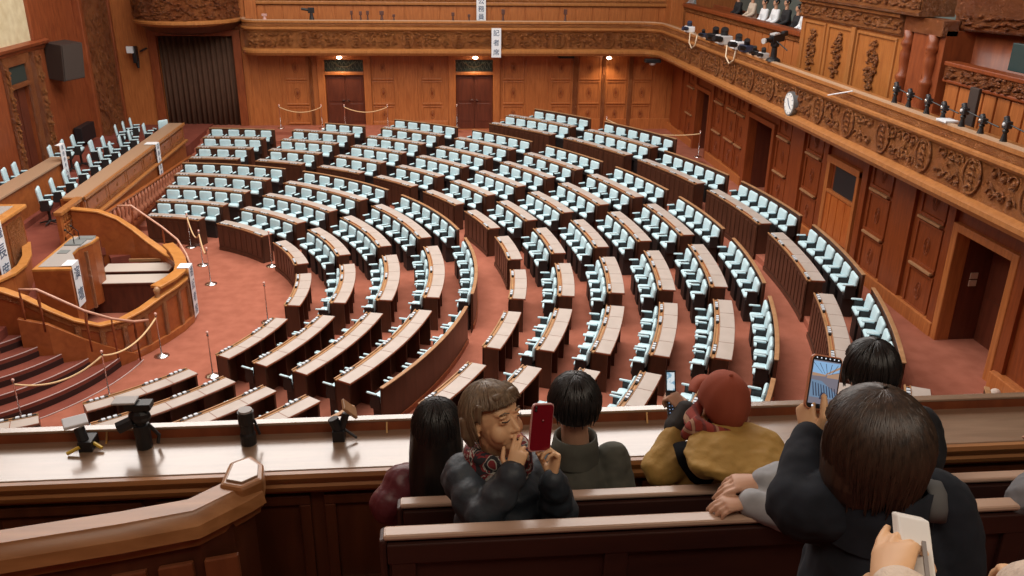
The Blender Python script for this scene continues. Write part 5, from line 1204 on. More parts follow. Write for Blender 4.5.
def person(label, hc, face, pose, hair=HAIRB, coat=TROUS, skin=SKIN, hs=1.0, vox=0.006, quilt=0.0, coatvox=0.008, collar=0.06, legs=True, faced=False, name='person', hands=(), sleeves=True, pants=TROUS, girth=1.0, colr=1.0, coldz=0.0):
    """pose: dict sl sr el er wl wr (shoulders, elbows, wrists), pel, kl kr, fl fr"""
    hc = Vector(hc); R = frame_rot(face); P = {k: Vector(v) for k, v in pose.items()}
    t = thing(name, label, 'person', tuple((P['pel'].x, P['pel'].y, P['pel'].z-0.45)))
    nb = (P['sl']+P['sr'])/2; u = (P['sr']-P['sl']); u.z = 0; hw = u.length/2; u.normalize(); v = Vector((-u.y, u.x, 0))
    # --- body: one continuous skin mesh
    mb = MB(); head_mesh(mb, hc, R, hs, faced)
    neck0 = hc + R @ Vector((0, -0.025, -0.06))*hs
    limb(mb, [neck0, nb+Vector((0, 0, 0.01))], [0.050*hs, 0.056*hs])
    pel = P['pel']; ch = nb*0.7+pel*0.3
    loft(mb, [(pel, u, 0.15, v, 0.10), (nb*0.4+pel*0.6, u, 0.13, v, 0.09), (ch, u, hw*0.62, v, 0.08), (nb-Vector((0, 0, 0.05)), u, hw*0.55, v, 0.055), (nb+Vector((0, 0, 0.0)), u, hw*0.28, v, 0.05)])
    for a, b, c_ in (('sl', 'el', 'wl'), ('sr', 'er', 'wr')):
        limb(mb, [P[a], P[b], P[c_]], [0.040, 0.034, 0.024])
    if legs:
        for a, b in (('kl', 'fl'), ('kr', 'fr')):
            limb(mb, [pel+(P[a]-pel).normalized()*0.05, P[a], P[b]], [0.075, 0.052, 0.036])
    for h in hands: hand_mesh(mb, *h[0], **h[1])
    remesh(mb.build('body', skin, t, smooth=True), vox, 2, 0.4)
    # --- coat
    mb = MB(); top = nb+Vector((0, 0, 0.0)); N = 16; secs = []
    for i in range(N+1):
        f = i/N; c = pel+(nb+Vector((0, 0, 0.035))-pel)*f + Vector((0, 0, -0.06*(1-f)))
        w_ = (0.19+(hw+0.005-0.19)*min(1, f/0.80)) if f < 0.80 else (hw+0.005)*(1-((f-0.80)/0.20)**1.4*0.56)
        d_ = (0.120+0.015*math.sin(PI*f)) if f < 0.80 else 0.129*(1-((f-0.80)/0.20)**1.4*0.40)
        k = (1+quilt*(abs(math.sin(f*9*PI/1.2))-0.5))*(girth if f < 0.8 else 1+(girth-1)*0.5)
        secs.append((c, u, w_*k, v, d_*k))
    loft(mb, secs, 28)
    for a, b, c_ in (('sl', 'el', 'wl'), ('sr', 'er', 'wr')):
        w3 = P[b]+(P[c_]-P[b])*0.96
        limb(mb, [P[a], P[b], w3], [0.070*girth, 0.062*girth, 0.044*girth], 14, quilt*1.1, 13, 0.6)
        mb.ell(P[a]-Vector((0, 0, 0.01)), (0.074, 0.074, 0.066), 12, 10)
    o = remesh(mb.build('jacket', coat, t, smooth=True), coatvox, 3, 0.5)
    tx = bpy.data.textures.get('cloth_folds') or bpy.data.textures.new('cloth_folds', 'CLOUDS'); tx.noise_scale = 0.09; tx.noise_depth = 2
    dm = o.modifiers.new('folds', 'DISPLACE'); dm.texture = tx; dm.strength = 0.022; dm.mid_level = 0.5; dm.texture_coords = 'GLOBAL'
    if collar:
        mb = MB(); n = 24; cc = nb*0.55+neck0*0.45; rs = []
        for k, (rr, dz, ) in enumerate(((0.098, -0.075), (0.090, -0.02), (0.082, collar*0.6), (0.074, collar*0.6), (0.070, -0.02))):
            rs.append([cc + u*(rr*colr*math.cos(2*PI*q/n)) + v*(rr*colr*0.95*math.sin(2*PI*q/n)) + Vector((0, 0, dz+coldz)) for q in range(n)])
        mb.rings(rs, cap=False); o = mb.build('collar', coat, t, smooth=True)
    if legs:
        mb = MB(); 
        for a, b in (('kl', 'fl'), ('kr', 'fr')):
            limb(mb, [pel+Vector((0, 0, -0.02))+(P[a]-pel).normalized()*0.03, P[a], P[b]+Vector((0, 0, 0.06))], [0.105, 0.075, 0.055])
        mb.ell(pel-Vector((0, 0, 0.03)), (0.17, 0.13, 0.11), 14, 10)
        remesh(mb.build('trousers', pants, t, smooth=True), 0.012, 2)
        for b in ('fl', 'fr'):
            mb = MB(); d = (P['kl']-pel); d.z = 0; d.normalize(); mb.ell(P[b]+d*0.07+Vector((0, 0, -0.02)), (0.05, 0.05, 0.04), 10, 8); mb.ell(P[b]+d*0.0+Vector((0, 0, -0.015)), (0.045, 0.045, 0.045), 10, 8); mb.tube([P[b]+Vector((0,0,-0.02)), P[b]+d*0.12+Vector((0, 0, -0.03))], [0.045, 0.035], 10)
            remesh(mb.build('shoe', SHOE, t, smooth=True), 0.008, 1)
    return t, R, P
def seated(hc, fwd, floor, sh=0.19, drop=0.235, lean=0.02, pelback=0.10):
    """default seated joints for a head centre and a facing direction"""
    hc = Vector(hc); f = Vector((fwd[0], fwd[1], 0)).normalized(); r = Vector((f.y, -f.x, 0)); Z = Vector((0, 0, 1))
    nb = hc - Z*drop - f*lean; pel = nb - Z*0.44 - f*(pelback-0.06)
    P = dict(sl=nb-r*sh-Z*0.02, sr=nb+r*sh-Z*0.02, el=nb-r*(sh+0.05)-Z*0.28+f*0.05, er=nb+r*(sh+0.05)-Z*0.28+f*0.05,
             wl=nb-r*0.12-Z*0.38+f*0.26, wr=nb+r*0.12-Z*0.38+f*0.26, pel=pel)
    fl_ = floor; kz = max(pel.z-0.02, fl_+0.35)
    P['kl'] = pel+f*0.40-r*0.10+Z*(0.0); P['kr'] = pel+f*0.40+r*0.10
    P['fl'] = P['kl']+f*0.02; P['fl'].z = min(pel.z-0.30, fl_+0.06); P['fr'] = P['kr']+f*0.02; P['fr'].z = P['fl'].z
    return P, f, r, Z
def hand_rest(P, r, f, side, s=1.0):
    return ((P['wl' if side < 0 else 'wr'], (f*0.8-Vector((0, 0, 0.3))), Vector((0, 0, -1)), 1 if side < 0 else -1), dict(curl=(0.35, 0.35, 0.4, 0.45), s=s))
FLOOR1 = 5.10
SEAT_DIRS = lambda rn: (abs(rn.gauss(0, 0.75)) % 1.5, rn.uniform(0, 2*PI))
# ---------- hair helpers
def hair_cap(t, hc, R, s, rad, mat_, cut=None, extra=None, nst=500, length=0.14, seed=1, zmin=-0.05, front=0.03, name='hair'):
    """skull cap pulled down at the back and sides, open at the face (+y)"""
    mb = MB(); n = 28; m_ = 14; rs = []
    for j in range(m_+1):
        ring = []
        for k in range(n):
            a = 2*PI*k/n; fy = math.sin(a)          # fy=1 -> front
            lim = 1.10 if fy > 0.42 else (1.10+(0.42-fy)*1.9 if fy > 0.05 else 1.80+min(0.30, (0.05-fy)*0.35))
            th = 0.02+lim*j/m_
            ring.append(Vector(hc) + R @ (Vector((rad[0]*math.sin(th)*math.cos(a), rad[1]*math.sin(th)*math.sin(a)-0.012, rad[2]*math.cos(th)+0.018))*s))
        rs.append(ring)
    inner = [[Vector(hc)+(p-Vector(hc))*0.9 for p in ring] for ring in reversed(rs)]
    mb.rings(rs+inner, cap=False)
    if extra: extra(mb)
    o = remesh(mb.build(name, mat_, t, smooth=True), 0.006, 3)
    cc = Vector(hc) + R @ Vector((0, -0.012*s, 0.018*s))
    def dirs(rn):
        while True:
            ph = rn.uniform(0, 2*PI); th = rn.uniform(0.02, 1.2)
            if math.sin(ph) > 0.15 and th > 0.95: continue
            return th, ph
    st = hair_strands(cc, R, s, dirs, nst, length, (rad[0]*1.02, rad[1]*1.02, rad[2]*1.02), seed)
    st.build('hair_strands', mat_, t, smooth=True)['kind'] = 'stuff'
    return o
UPV = Vector((0, 0, 1))
# ---------- person in maroon quilted jacket, long black hair (left)
hc = V(437, 428, 3.16); P, f, r, Z = seated(hc, (0.12, 1), FLOOR1, sh=0.185)
MAROON = textured('maroon_nylon', (0.115, 0.022, 0.030), (0.155, 0.033, 0.042), (1, 1, 1), 6, rough=0.42, bump=0.3, bscale=20)
P['sl'] = V(405, 480, 3.24); P['sr'] = V(466, 476, 3.26); P['el'] = V(384, 508, 3.20)
P['pel'] = (P['sl']+P['sr'])/2-Vector((0, 0.02, 0.42))
t, R, P = person('person seen from behind in a maroon quilted jacket with long straight black hair', hc, (0.12, 1, 0), P, coat=MAROON, quilt=0.14, hands=[hand_rest(P, r, f, -1), hand_rest(P, r, f, 1)], collar=0)
def ex(mb, hc=hc, R=R):
    c = Vector(hc); u = R @ Vector((1, 0, 0)); b = R @ Vector((0, -1, 0))
    loft(mb, [(c+Vector((0, 0, .05))+b*0.01, u, 0.088, b, 0.094), (c+b*0.02, u, 0.097, b, 0.098), (c+b*0.035-Z*0.08, u, 0.103, b, 0.088), (c+b*0.055-Z*0.17, u, 0.104, b, 0.075), (c+b*0.075-Z*0.26, u, 0.098, b, 0.058), (c+b*0.095-Z*0.34, u, 0.085, b, 0.040), (c+b*0.10-Z*0.40, u, 0.05, b, 0.02)], 20)
hair_cap(t, hc, R, 1.0, (0.090, 0.106, 0.104), HAIRB, extra=ex, nst=420, length=0.34, seed=2)
# ---------- woman with red phone, hand over her mouth
hc = V(494, 418, 2.62); Dr = Vector(_R); fdir = Vector((0.64, -0.72, 0.30))
FW2 = PEW2-0.80
P, f, r, Z = seated(hc, (0.75, -0.25), FW2, sh=0.165, drop=0.20)
P['sl'] = V(540, 472, 2.84); P['sr'] = V(464, 476, 2.68); P['er'] = V(484, 520, 2.54); P['wr'] = V(512, 474, 2.52)
P['el'] = V(560, 516, 2.74); P['wl'] = V(552, 478, 2.58)
P['pel'] = (P['sl']+P['sr'])/2-Vector((0, 0, 0.42)); 
PUF = textured('slate_nylon', (0.022, 0.030, 0.040), (0.034, 0.046, 0.058), (1, 1, 1), 5, rough=0.55, bump=0.35, bscale=16)
# (sl is her left shoulder, seen at the right; sr her right shoulder, nearest)
h1 = ((P['wr'], V(519, 452, 2.53)-P['wr'], V(524, 432, 2.62)-V(518, 438, 2.50), 1), dict(curl=(0.25, 0.40, 0.7, 0.95), thumb=0.5, s=0.74))
h2 = ((P['wl'], V(556, 452, 2.58)-P['wl'], V(530, 455, 2.54)-V(560, 455, 2.58), -1), dict(curl=(0.95, 1.0, 1.05, 1.05), thumb=0.8, s=0.84))
t, R, P = person('woman with short grey brown hair raising a red phone, hand at her mouth', hc, fdir, P, coat=PUF, skin=SKINL, quilt=0.15, faced=True, vox=0.0036, hs=0.95, hands=[h1, h2], collar=0.0)
# short bob with fringe
def ex2(mb, hc=hc, R=R):
    c = Vector(hc)
    q = lambda p: c + R @ (Vector(p)*0.95)
    for sx in (-1, 1):
        mb.tube([q((sx*0.072, 0.030, 0.075)), q((sx*0.082, 0.022, 0.035)), q((sx*0.080, 0.020, 0.008))], [0.014, 0.010, 0.004], 8)
        mb.tube([q((sx*0.085, -0.045, 0.03)), q((sx*0.086, -0.05, -0.03)), q((sx*0.070, -0.055, -0.075))], [0.018, 0.020, 0.012], 8)
    mb.tube([q((-0.05, 0.066, 0.086)), q((0, 0.074, 0.088)), q((0.05, 0.066, 0.086))], [0.014, 0.015, 0.014], 8)
    mb.ell(q((0, -0.075, -0.03)), (0.070, 0.04, 0.055), 12, 8, R)
hair_cap(t, hc, R, 0.95, (0.093, 0.108, 0.106), HAIRG, extra=ex2, nst=520, length=0.13, seed=5)
def fringe(hc, R, s, n, seed, m_, t):
    rn = random.Random(seed); mb = MB(); c = Vector(hc)
    for i in range(n):
        x = rn.uniform(-0.062, 0.062); y0 = 0.075-abs(x)*0.35
        pts = [c+R@(Vector(p)*s) for p in ((x*0.6, 0.045, 0.118), (x*0.85, y0+0.004, 0.102), (x, y0+0.014, 0.082), (x*1.08+rn.uniform(-.006, .006), y0+0.016, 0.056+rn.uniform(-.008, .01)))]
        mb.tube(pts, [0.003, 0.004, 0.004, 0.001], 4, cap=False)
    mb.build('fringe', m_, t, smooth=True)['kind'] = 'stuff'
fringe(hc, R, 0.95, 90, 3, HAIRG, t)
q = lambda p: Vector(hc) + R @ (Vector(p)*0.95)
for sx in (-1, 1):
    mb = MB(); mb.tube([q((sx*0.016, 0.094, 0.010)), q((sx*0.030, 0.094, 0.007)), q((sx*0.044, 0.083, 0.010))], [0.0012, 0.0026, 0.0012], 6); mb.build('eyelid_line', HAIRD, t, smooth=True)
    mb = MB(); mb.tube([q((sx*0.014, 0.094, 0.030)), q((sx*0.030, 0.093, 0.036)), q((sx*0.048, 0.080, 0.031))], [0.002, 0.0032, 0.0015], 6); mb.build('eyebrow', HAIRG, t, smooth=True)
mb = MB(); mb.ell(q((0, 0.094, -0.062)), (0.016, 0.006, 0.009), 12, 8, R); mb.build('open_mouth', mat('mouth_dark', (0.03, 0.008, 0.008), 0.5), t, smooth=True)
mb = MB(); mb.tube([q((-0.021, 0.088, -0.057)), q((0, 0.099, -0.051)), q((0.021, 0.088, -0.057))], [0.002, 0.0045, 0.002], 6); mb.tube([q((-0.019, 0.086, -0.066)), q((0, 0.096, -0.073)), q((0.019, 0.086, -0.066))], [0.002, 0.005, 0.002], 6); mb.build('lips', mat('lip', (0.45, 0.13, 0.10), 0.45), t, smooth=True)
# scarf
def scarf_mat():
    m = bpy.data.materials.new('patterned_scarf'); m.use_nodes = True; N, L, B = _nodes(m)
    tc = N.new('ShaderNodeTexCoord'); nz = N.new('ShaderNodeTexNoise'); nz.inputs['Scale'].default_value = 13; nz.inputs['Distortion'].default_value = 2.5
    L.new(tc.outputs['Object'], nz.inputs['Vector']); cr = N.new('ShaderNodeValToRGB'); cr.color_ramp.interpolation = 'CONSTANT'
    e = cr.color_ramp.elements; e[0].position = 0; e[0].color = (0.02, 0.02, 0.025, 1); e[1].position = 0.42; e[1].color = (0.20, 0.02, 0.025, 1)
    for p_, c_ in ((0.52, (0.45, 0.44, 0.38, 1)), (0.58, (0.03, 0.03, 0.035, 1)), (0.68, (0.30, 0.03, 0.03, 1))):
        q_ = e.new(p_); q_.color = c_
    L.new(nz.outputs['Fac'], cr.inputs['Fac']); L.new(cr.outputs['Color'], B.inputs['Base Color']); B.inputs['Roughness'].default_value = 0.85; return m
nb = (P['sl']+P['sr'])/2; mb = MB(); cc = nb*0.35+Vector(hc)*0.65+Vector((0, 0, -0.045))
for k in range(3):
    n = 20; mb.tube([cc + Vector((0.085*math.cos(2*PI*i/n), 0.080*math.sin(2*PI*i/n), -0.03*k+0.012*math.sin(2*PI*i/n*2+k))) for i in range(n+1)], 0.026+0.004*k, 8)
remesh(mb.build('scarf', scarf_mat(), t, smooth=True), 0.006, 3)
# her phone
def phone(corners, thick, label, body_m, screen_m=None, screen_toward=True, cam=True, group=None, frame_m=None):
    """corners: 4 world points, tl tr br bl of the face turned to the viewer; solid slab behind it"""
    a, b, c, d = [Vector(p) for p in corners]; n = (b-a).cross(d-a).normalized()
    if n.dot(EYE-a) < 0: n = -n
    cen = (a+b+c+d)/4
    t = thing('smartphone', label, 'phone', tuple(cen))
    ux = (b-a).normalized(); uy = (n.cross(ux)).normalized()
    if uy.dot(a-d) < 0: uy = -uy
    w_, h_ = (b-a).length/2, (a-d).length/2
    def rr(k, off, rad=0.011):
        ring = []
        for sx, sy, a0 in ((1, 1, 0), (-1, 1, 90), (-1, -1, 180), (1, -1, 270)):
            for q in range(5):
                an = math.radians(a0+22.5*q); ring.append(cen + ux*(sx*(w_-rad)+rad*math.cos(an))*k + uy*(sy*(h_-rad)+rad*math.sin(an))*k + n*off)
        return ring
    mb = MB(); mb.rings([rr(0.985, -thick), rr(1, -thick+0.0015), rr(1, -0.0015), rr(0.985, 0)]); mb.build('case', frame_m or body_m, t)
    mb = MB(); mb.rings([rr(0.95, -0.001), rr(0.95, 0.0008)]); mb.build('back_glass' if screen_m is None else 'bezel', body_m if screen_m is None else BLACK, t)
    F_ = lambda x, y, off=0.0012: cen + ux*(x*w_) + uy*(y*h_) + n*off
    if screen_m is None and cam:
        mb = MB()
        for y in (0.86, 0.74): mb.ell(F_(-0.70, y, 0.002), (0.0045, 0.0045, 0.0045), 10, 6)
        mb.build('camera_lens', BLACK, t)
    return t, F_, n, ux, uy
RED = mat('red_glass', (0.20, 0.006, 0.014), 0.22)
tp_, F_, n_, ux_, uy_ = phone([V(531.5, 404, 2.52), V(553, 403.5, 2.55), V(551.5, 451, 2.57), V(530, 452, 2.54)], 0.009, 'red smartphone held up by the woman in the slate jacket', RED, frame_m=mat('pale_red_frame', (0.65, 0.35, 0.33), 0.3))
mb = MB(); mb.ell(F_(0.05, 0.30, 0.0012), (0.004, 0.004, 0.004), 10, 6); mb.build('emblem', mat('emblem_silver', (0.35, 0.12, 0.13), 0.3, 0.8), tp_)
# ---------- man with black hair in grey olive jacket
hc = V(574, 404, 3.16); P, f, r, Z = seated(hc, (0.05, 1), FLOOR1, sh=0.185)
P['sr'] = V(612, 458, 3.25); P['sl'] = V(540, 458, 3.25); P['er'] = V(622, 500, 3.24)
P['pel'] = (P['sl']+P['sr'])/2-Vector((0, 0.02, 0.42))
OLV = textured('grey_olive_cloth', (0.060, 0.060, 0.048), (0.095, 0.094, 0.074), (1, 1, 1), 12, rough=0.9)
t, R, P = person('person with short black hair in a grey olive jacket, seen from behind', hc, (0.05, 1, 0), P, coat=OLV, hands=[hand_rest(P, r, f, -1), hand_rest(P, r, f, 1)], collar=0.05)
hair_cap(t, hc, R, 1.06, (0.091, 0.106, 0.102), HAIRB, nst=420, length=0.10, seed=8)
# ---------- person in red cap and mustard hooded jacket
hc = V(722, 405, 3.22); P, f, r, Z = seated(hc, (-0.28, 1), FLOOR1, sh=0.20, drop=0.22)
P['sl'] = V(675, 462, 3.30); P['sr'] = V(758, 458, 3.32); P['el'] = V(652, 476, 3.28); P['wl'] = V(686, 412, 3.38)
P['er'] = V(768, 500, 3.28)
P['pel'] = (P['sl']+P['sr'])/2-Vector((0, 0.02, 0.42))
MUST = textured('mustard_cloth', (0.36, 0.205, 0.045), (0.46, 0.275, 0.070), (1, 1, 1), 7, rough=0.75, bump=0.3, bscale=18)
h1 = ((P['wl'], V(676, 400, 3.40)-P['wl'], V(664, 406, 3.44)-V(684, 404, 3.36), -1), dict(curl=(0.7, 0.9, 1.0, 1.0), thumb=0.6, s=0.95))
t, R, P = person('person in a rust red cap and mustard hooded jacket holding up a flip phone', hc, (-0.24, 1, 0.22), P, coat=MUST, vox=0.005, hands=[h1, hand_rest(P, r, f, 1)], collar=0)
# cap: panelled dome + brim pointing away to the left
CAPM = textured('rust_cap', (0.27, 0.050, 0.022), (0.34, 0.072, 0.032), (1, 1, 1), 8, rough=0.85)
mb = MB(); c = Vector(hc); n = 36; rs = []
for j in range(12):
    th = 0.03+1.60*j/11; rs.append([c + R @ Vector((0.093*math.sin(tq)*math.cos(2*PI*k/n)*(1-0.05*abs(math.cos(3*2*PI*k/n))**10), 0.114*math.sin(tq)*math.sin(2*PI*k/n)*(1-0.05*abs(math.cos(3*2*PI*k/n))**10)-0.004, 0.128*math.cos(tq)**(1 if tq < 1.57 else 1)+0.020)) for k in range(n) for tq in [th*(1.0 if math.sin(2*PI*k/n) > 0 else 1.0-0.22*math.sin(2*PI*k/n))]])
inner = [[c+(p-c)*0.93 for p in ring] for ring in reversed(rs)]
mb.rings(rs+inner, cap=False); o = mb.build('cap', CAPM, t, smooth=True)
mb = MB(); mb.ell(c+R@Vector((0, -0.004, 0.150)), (0.008, 0.008, 0.006), 8, 6); mb.build('button', CAPM, o if 0 else t)
mb = MB(); rs = []
for k in range(13):
    a = -0.95+1.9*k/12; ro = 0.175; p0 = Vector((0.098*math.sin(a)*1.0, 0.105*math.cos(a), 0.020)); p1 = Vector((0.098*math.sin(a)*1.1, 0.105*math.cos(a)+0.068*math.cos(a*0.9), 0.008-0.012*abs(math.sin(a))))
    rs.append([c+R@p0, c+R@p1, c+R@(p1+Vector((0, 0, 0.004))), c+R@(p0+Vector((0, 0, 0.006)))])
mb.rings(rs); mb.build('cap_brim', CAPM, t, smooth=True)
mb = MB(); mb.ell(c+R@Vector((0, -0.045, -0.045)), (0.075, 0.050, 0.045), 14, 10, R); remesh(mb.build('hair', HAIRB, t, smooth=True), 0.006, 1)
# plaid scarf
def plaid(name, base, dark, light):
    m = bpy.data.materials.new(name); m.use_nodes = True; N, L, B = _nodes(m)
    tc = N.new('ShaderNodeTexCoord'); cur = None
    col = None
    sep = N.new('ShaderNodeSeparateXYZ'); L.new(tc.outputs['Object'], sep.inputs[0])
    mix0 = N.new('ShaderNodeRGB'); mix0.outputs[0].default_value = (*base, 1); col = mix0.outputs[0]
    for ax, sc2, thr, cc_ in ((0, 160, 0.35, dark), (2, 130, 0.45, dark), (0, 75, 0.93, light), (2, 60, 0.94, light)):
        mu = N.new('ShaderNodeMath'); mu.operation = 'MULTIPLY'; mu.inputs[1].default_value = sc2; L.new(sep.outputs[ax], mu.inputs[0])
        sn = N.new('ShaderNodeMath'); sn.operation = 'SINE'; L.new(mu.outputs[0], sn.inputs[0])
        gt = N.new('ShaderNodeMath'); gt.operation = 'GREATER_THAN'; gt.inputs[1].default_value = thr; L.new(sn.outputs[0], gt.inputs[0])
        fm = N.new('ShaderNodeMath'); fm.operation = 'MULTIPLY'; fm.inputs[1].default_value = 0.6; L.new(gt.outputs[0], fm.inputs[0])
        mx = N.new('ShaderNodeMix'); mx.data_type = 'RGBA'; L.new(fm.outputs[0], mx.inputs[0]); L.new(col, mx.inputs[6]); mx.inputs[7].default_value = (*cc_, 1); col = mx.outputs[2]
    L.new(col, B.inputs['Base Color']); B.inputs['Roughness'].default_value = 0.9; return m
PLAID = plaid('red_plaid', (0.26, 0.035, 0.022), (0.07, 0.02, 0.02), (0.50, 0.30, 0.18))
nb = (P['sl']+P['sr'])/2; mb = MB(); cc = V(718, 421, 3.20)
for k in range(2):
    n = 24; mb.tube([cc + R @ Vector(((0.092+0.012*k)*math.cos(2*PI*i/n), (0.092+0.010*k)*math.sin(2*PI*i/n)+0.0, 0.01-0.026*k+0.012*math.sin(2*PI*i/n*2+k))) for i in range(n+1)], 0.026, 8)
mb.tube([V(702, 424, 3.14), V(691, 430, 3.14), V(683, 437, 3.16)], [0.040, 0.032, 0.018], 10)
remesh(mb.build('plaid_scarf', PLAID, t, smooth=True), 0.006, 3)
# hood hanging on the back
mb = MB(); u = (P['sr']-P['sl']).normalized(); b = Vector((-_F.x, -_F.y, 0)).normalized()
hcen = V(731, 443, 3.13)
loft(mb, [(hcen+Z*0.055+b*0.00, u, 0.115, b, 0.075), (hcen+Z*0.035+b*0.02, u, 0.165, b, 0.110), (hcen+b*0.060, u, 0.195, b, 0.135), (hcen-Z*0.035+b*0.07, u, 0.178, b, 0.125), (hcen-Z*0.065+b*0.065, u, 0.145, b, 0.100), (hcen-Z*0.078+b*0.04, u, 0.07, b, 0.06)], 24)
o = remesh(mb.build('hood', MUST, t, smooth=True), 0.007, 3)
dm = o.modifiers.new('folds', 'DISPLACE'); dm.texture = bpy.data.textures['cloth_folds']; dm.strength = 0.03; dm.texture_coords = 'GLOBAL'
mb = MB(); mb.tube([V(683, 444, 3.20), V(690, 458, 3.13), V(699, 470, 3.15), V(710, 481, 3.17)], [0.040, 0.052, 0.052, 0.045], 12, flat=0.35); mb.build('shoulder_strap', mat('black_webbing', (0.006, 0.006, 0.007), 0.95, spec=0.1), t, smooth=True)
mb = MB(); limb(mb, [P['el']+(P['wl']-P['el'])*0.74, P['el']+(P['wl']-P['el'])*0.99], [0.056, 0.050]); remesh(mb.build('dark_cuff', mat('dark_cloth', (0.03, 0.025, 0.022), 0.8), t, smooth=True), 0.007, 2)
# flip phone
fp = thing('flip_phone', 'open black flip phone with lit screen held over the parapet', 'phone', tuple(V(671, 392, 3.40)))
d0 = 3.42; tl, tr, ml, mr, bl, br = V(665.5, 370.5, d0), V(675.5, 370.5, d0), V(666, 393, d0), V(676, 393, d0), V(668, 417, d0-0.06), V(679, 415, d0-0.06)
def slab(a, b, c, d, th, name, m_, parent):
    n = (b-a).cross(d-a).normalized(); 
    if n.dot(EYE-a) < 0: n = -n
    mb = MB(); mb.rings([[p-n*th for p in (a, b, c, d)], [a, b, c, d]]); return mb.build(name, m_, parent), n
_, nn = slab(tl, tr, mr, ml, 0.008, 'upper_half', BLACK, fp); slab(ml, mr, br, bl, 0.010, 'lower_half', BLACK, fp)
def lerp2(a, b, c, d, x, y): return (a+(b-a)*x)*(1-y)+(d+(c-d)*x)*y
SCR = bpy.data.materials.new('flip_screen'); SCR.use_nodes = True; N_, L_, B_ = _nodes(SCR)
tcn = N_.new('ShaderNodeTexCoord'); wz = N_.new('ShaderNodeTexNoise'); wz.inputs['Scale'].default_value = 60; L_.new(tcn.outputs['Object'], wz.inputs['Vector']); crn = N_.new('ShaderNodeValToRGB'); crn.color_ramp.elements[0].position = 0.42; crn.color_ramp.elements[0].color = (0.25, 0.45, 0.62, 1); crn.color_ramp.elements[1].position = 0.52; crn.color_ramp.elements[1].color = (0.85, 0.93, 0.97, 1)
L_.new(wz.outputs['Fac'], crn.inputs['Fac']); L_.new(crn.outputs['Color'], B_.inputs['Emission Color']); B_.inputs['Emission Strength'].default_value = 0.75; B_.inputs['Base Color'].default_value = (0.02, 0.02, 0.02, 1)
slab(*[lerp2(tl, tr, mr, ml, x, y)+nn*0.001 for x, y in ((.12, .08), (.88, .08), (.88, .88), (.12, .88))], 0.001, 'screen', SCR, fp)
KEY = mat('key_glow', (0.1, 0.12, 0.2), 0.4, emis=(0.35, 0.5, 0.85), estr=0.5); mb = MB()
for ky in range(4):
    for kx in range(3):
        p = lerp2(ml, mr, br, bl, 0.22+0.28*kx, 0.42+0.14*ky)+nn*0.002; mb.ell(p, (0.0028, 0.0028, 0.0022), 6, 4)
mb.build('keys', KEY, fp)
# ---------- dark haired person at the parapet, half hidden (right)
hc = V(869, 371, 3.16); P, f, r, Z = seated(hc, (0.1, 1), FLOOR1, sh=0.19)
P['sr'] = V(922, 424, 3.25); P['sl'] = V(846, 426, 3.25); P['er'] = V(932, 462, 3.22)
P['pel'] = (P['sl']+P['sr'])/2-Vector((0, 0.02, 0.42))
BLC = textured('black_coat', (0.010, 0.010, 0.012), (0.018, 0.018, 0.021), (1, 1, 1), 9, rough=0.8)
t, R, P = person('person in a black coat with tied black hair, half hidden at the parapet', hc, (0.1, 1, 0), P, coat=BLC, hands=[hand_rest(P, r, f, -1), hand_rest(P, r, f, 1)], collar=0.04)
hair_cap(t, hc, R, 1.06, (0.092, 0.106, 0.104), HAIRB, nst=420, length=0.13, seed=12)
# ---------- big foreground person photographing with a raised phone
hc = V(872, 447, 1.80); P, f, r, Z = seated(hc, (0.02, 1), 5.9, sh=0.19, drop=0.235)
P['sl'] = V(828, 508, 1.84); P['sr'] = V(938, 504, 1.84); P['el'] = V(793, 514, 1.84); P['wl'] = V(811, 440, 2.00)
P['er'] = V(955, 590, 1.84); P['wr'] = V(935, 575, 2.04)
P['pel'] = (P['sl']+P['sr'])/2-Vector((0, 0.05, 0.46))
for k_ in ('kl', 'kr'): P[k_] = P['pel']+Vector((0.1 if k_ == 'kr' else -0.1, 0.16, -0.36))
for k_ in ('fl', 'fr'): P[k_] = P['k'+k_[1]]+Vector((0, -0.04, -0.36))
NAVY = textured('navy_wool', (0.004, 0.006, 0.011), (0.009, 0.012, 0.020), (1, 1, 1), 20, rough=0.95)
h1 = ((P['wl'], V(806, 412, 2.03)-P['wl'], Vector(_R)+_F*0.3, -1), dict(curl=(0.85, 0.95, 1.0, 1.0), thumb=0.05, s=0.95, spread=0.02))
h2 = ((P['wr'], f*0.6+Z*0.4, -r, -1), dict(curl=(0.6, 0.6, 0.6, 0.6)))
t, R, P = person('person in a navy coat seen from behind, dark brown hair, phone raised in left hand', hc, (0.0, 1, -0.08), P, coat=NAVY, hair=HAIRD, vox=0.0042, hands=[h1, h2], collar=0.09, skin=SKINL, girth=1.12, colr=1.28, coldz=-0.01)
hs_ = 1.08
def ex6(mb, hc=hc, R=R):
    c = Vector(hc)
    u = R @ Vector((1, 0, 0)); b = R @ Vector((0, -1, 0))
    loft(mb, [(c+Z*0.04, u, 0.098, b, 0.105), (c-Z*0.01+b*0.01, u, 0.108, b, 0.108), (c-Z*0.06+b*0.02, u, 0.108, b, 0.100), (c-Z*0.10+b*0.025, u, 0.095, b, 0.085), (c-Z*0.125+b*0.025, u, 0.07, b, 0.06), (c-Z*0.14+b*0.02, u, 0.04, b, 0.035)], 22)
hair_cap(t, hc, R, hs_, (0.098, 0.112, 0.108), HAIRD, extra=ex6, nst=1500, length=0.165, seed=21)
# grey strap on right shoulder
SPt = [V(925, 482, 1.80), V(933, 483, 1.77), V(938, 494, 1.75), V(939, 510, 1.745), V(937, 522, 1.75)]
mb = MB(); mb.tube(SPt, 0.020, 10, flat=0.35); mb.build('bag_strap', mat('grey_strap', (0.10, 0.10, 0.10), 0.7), t, smooth=True)
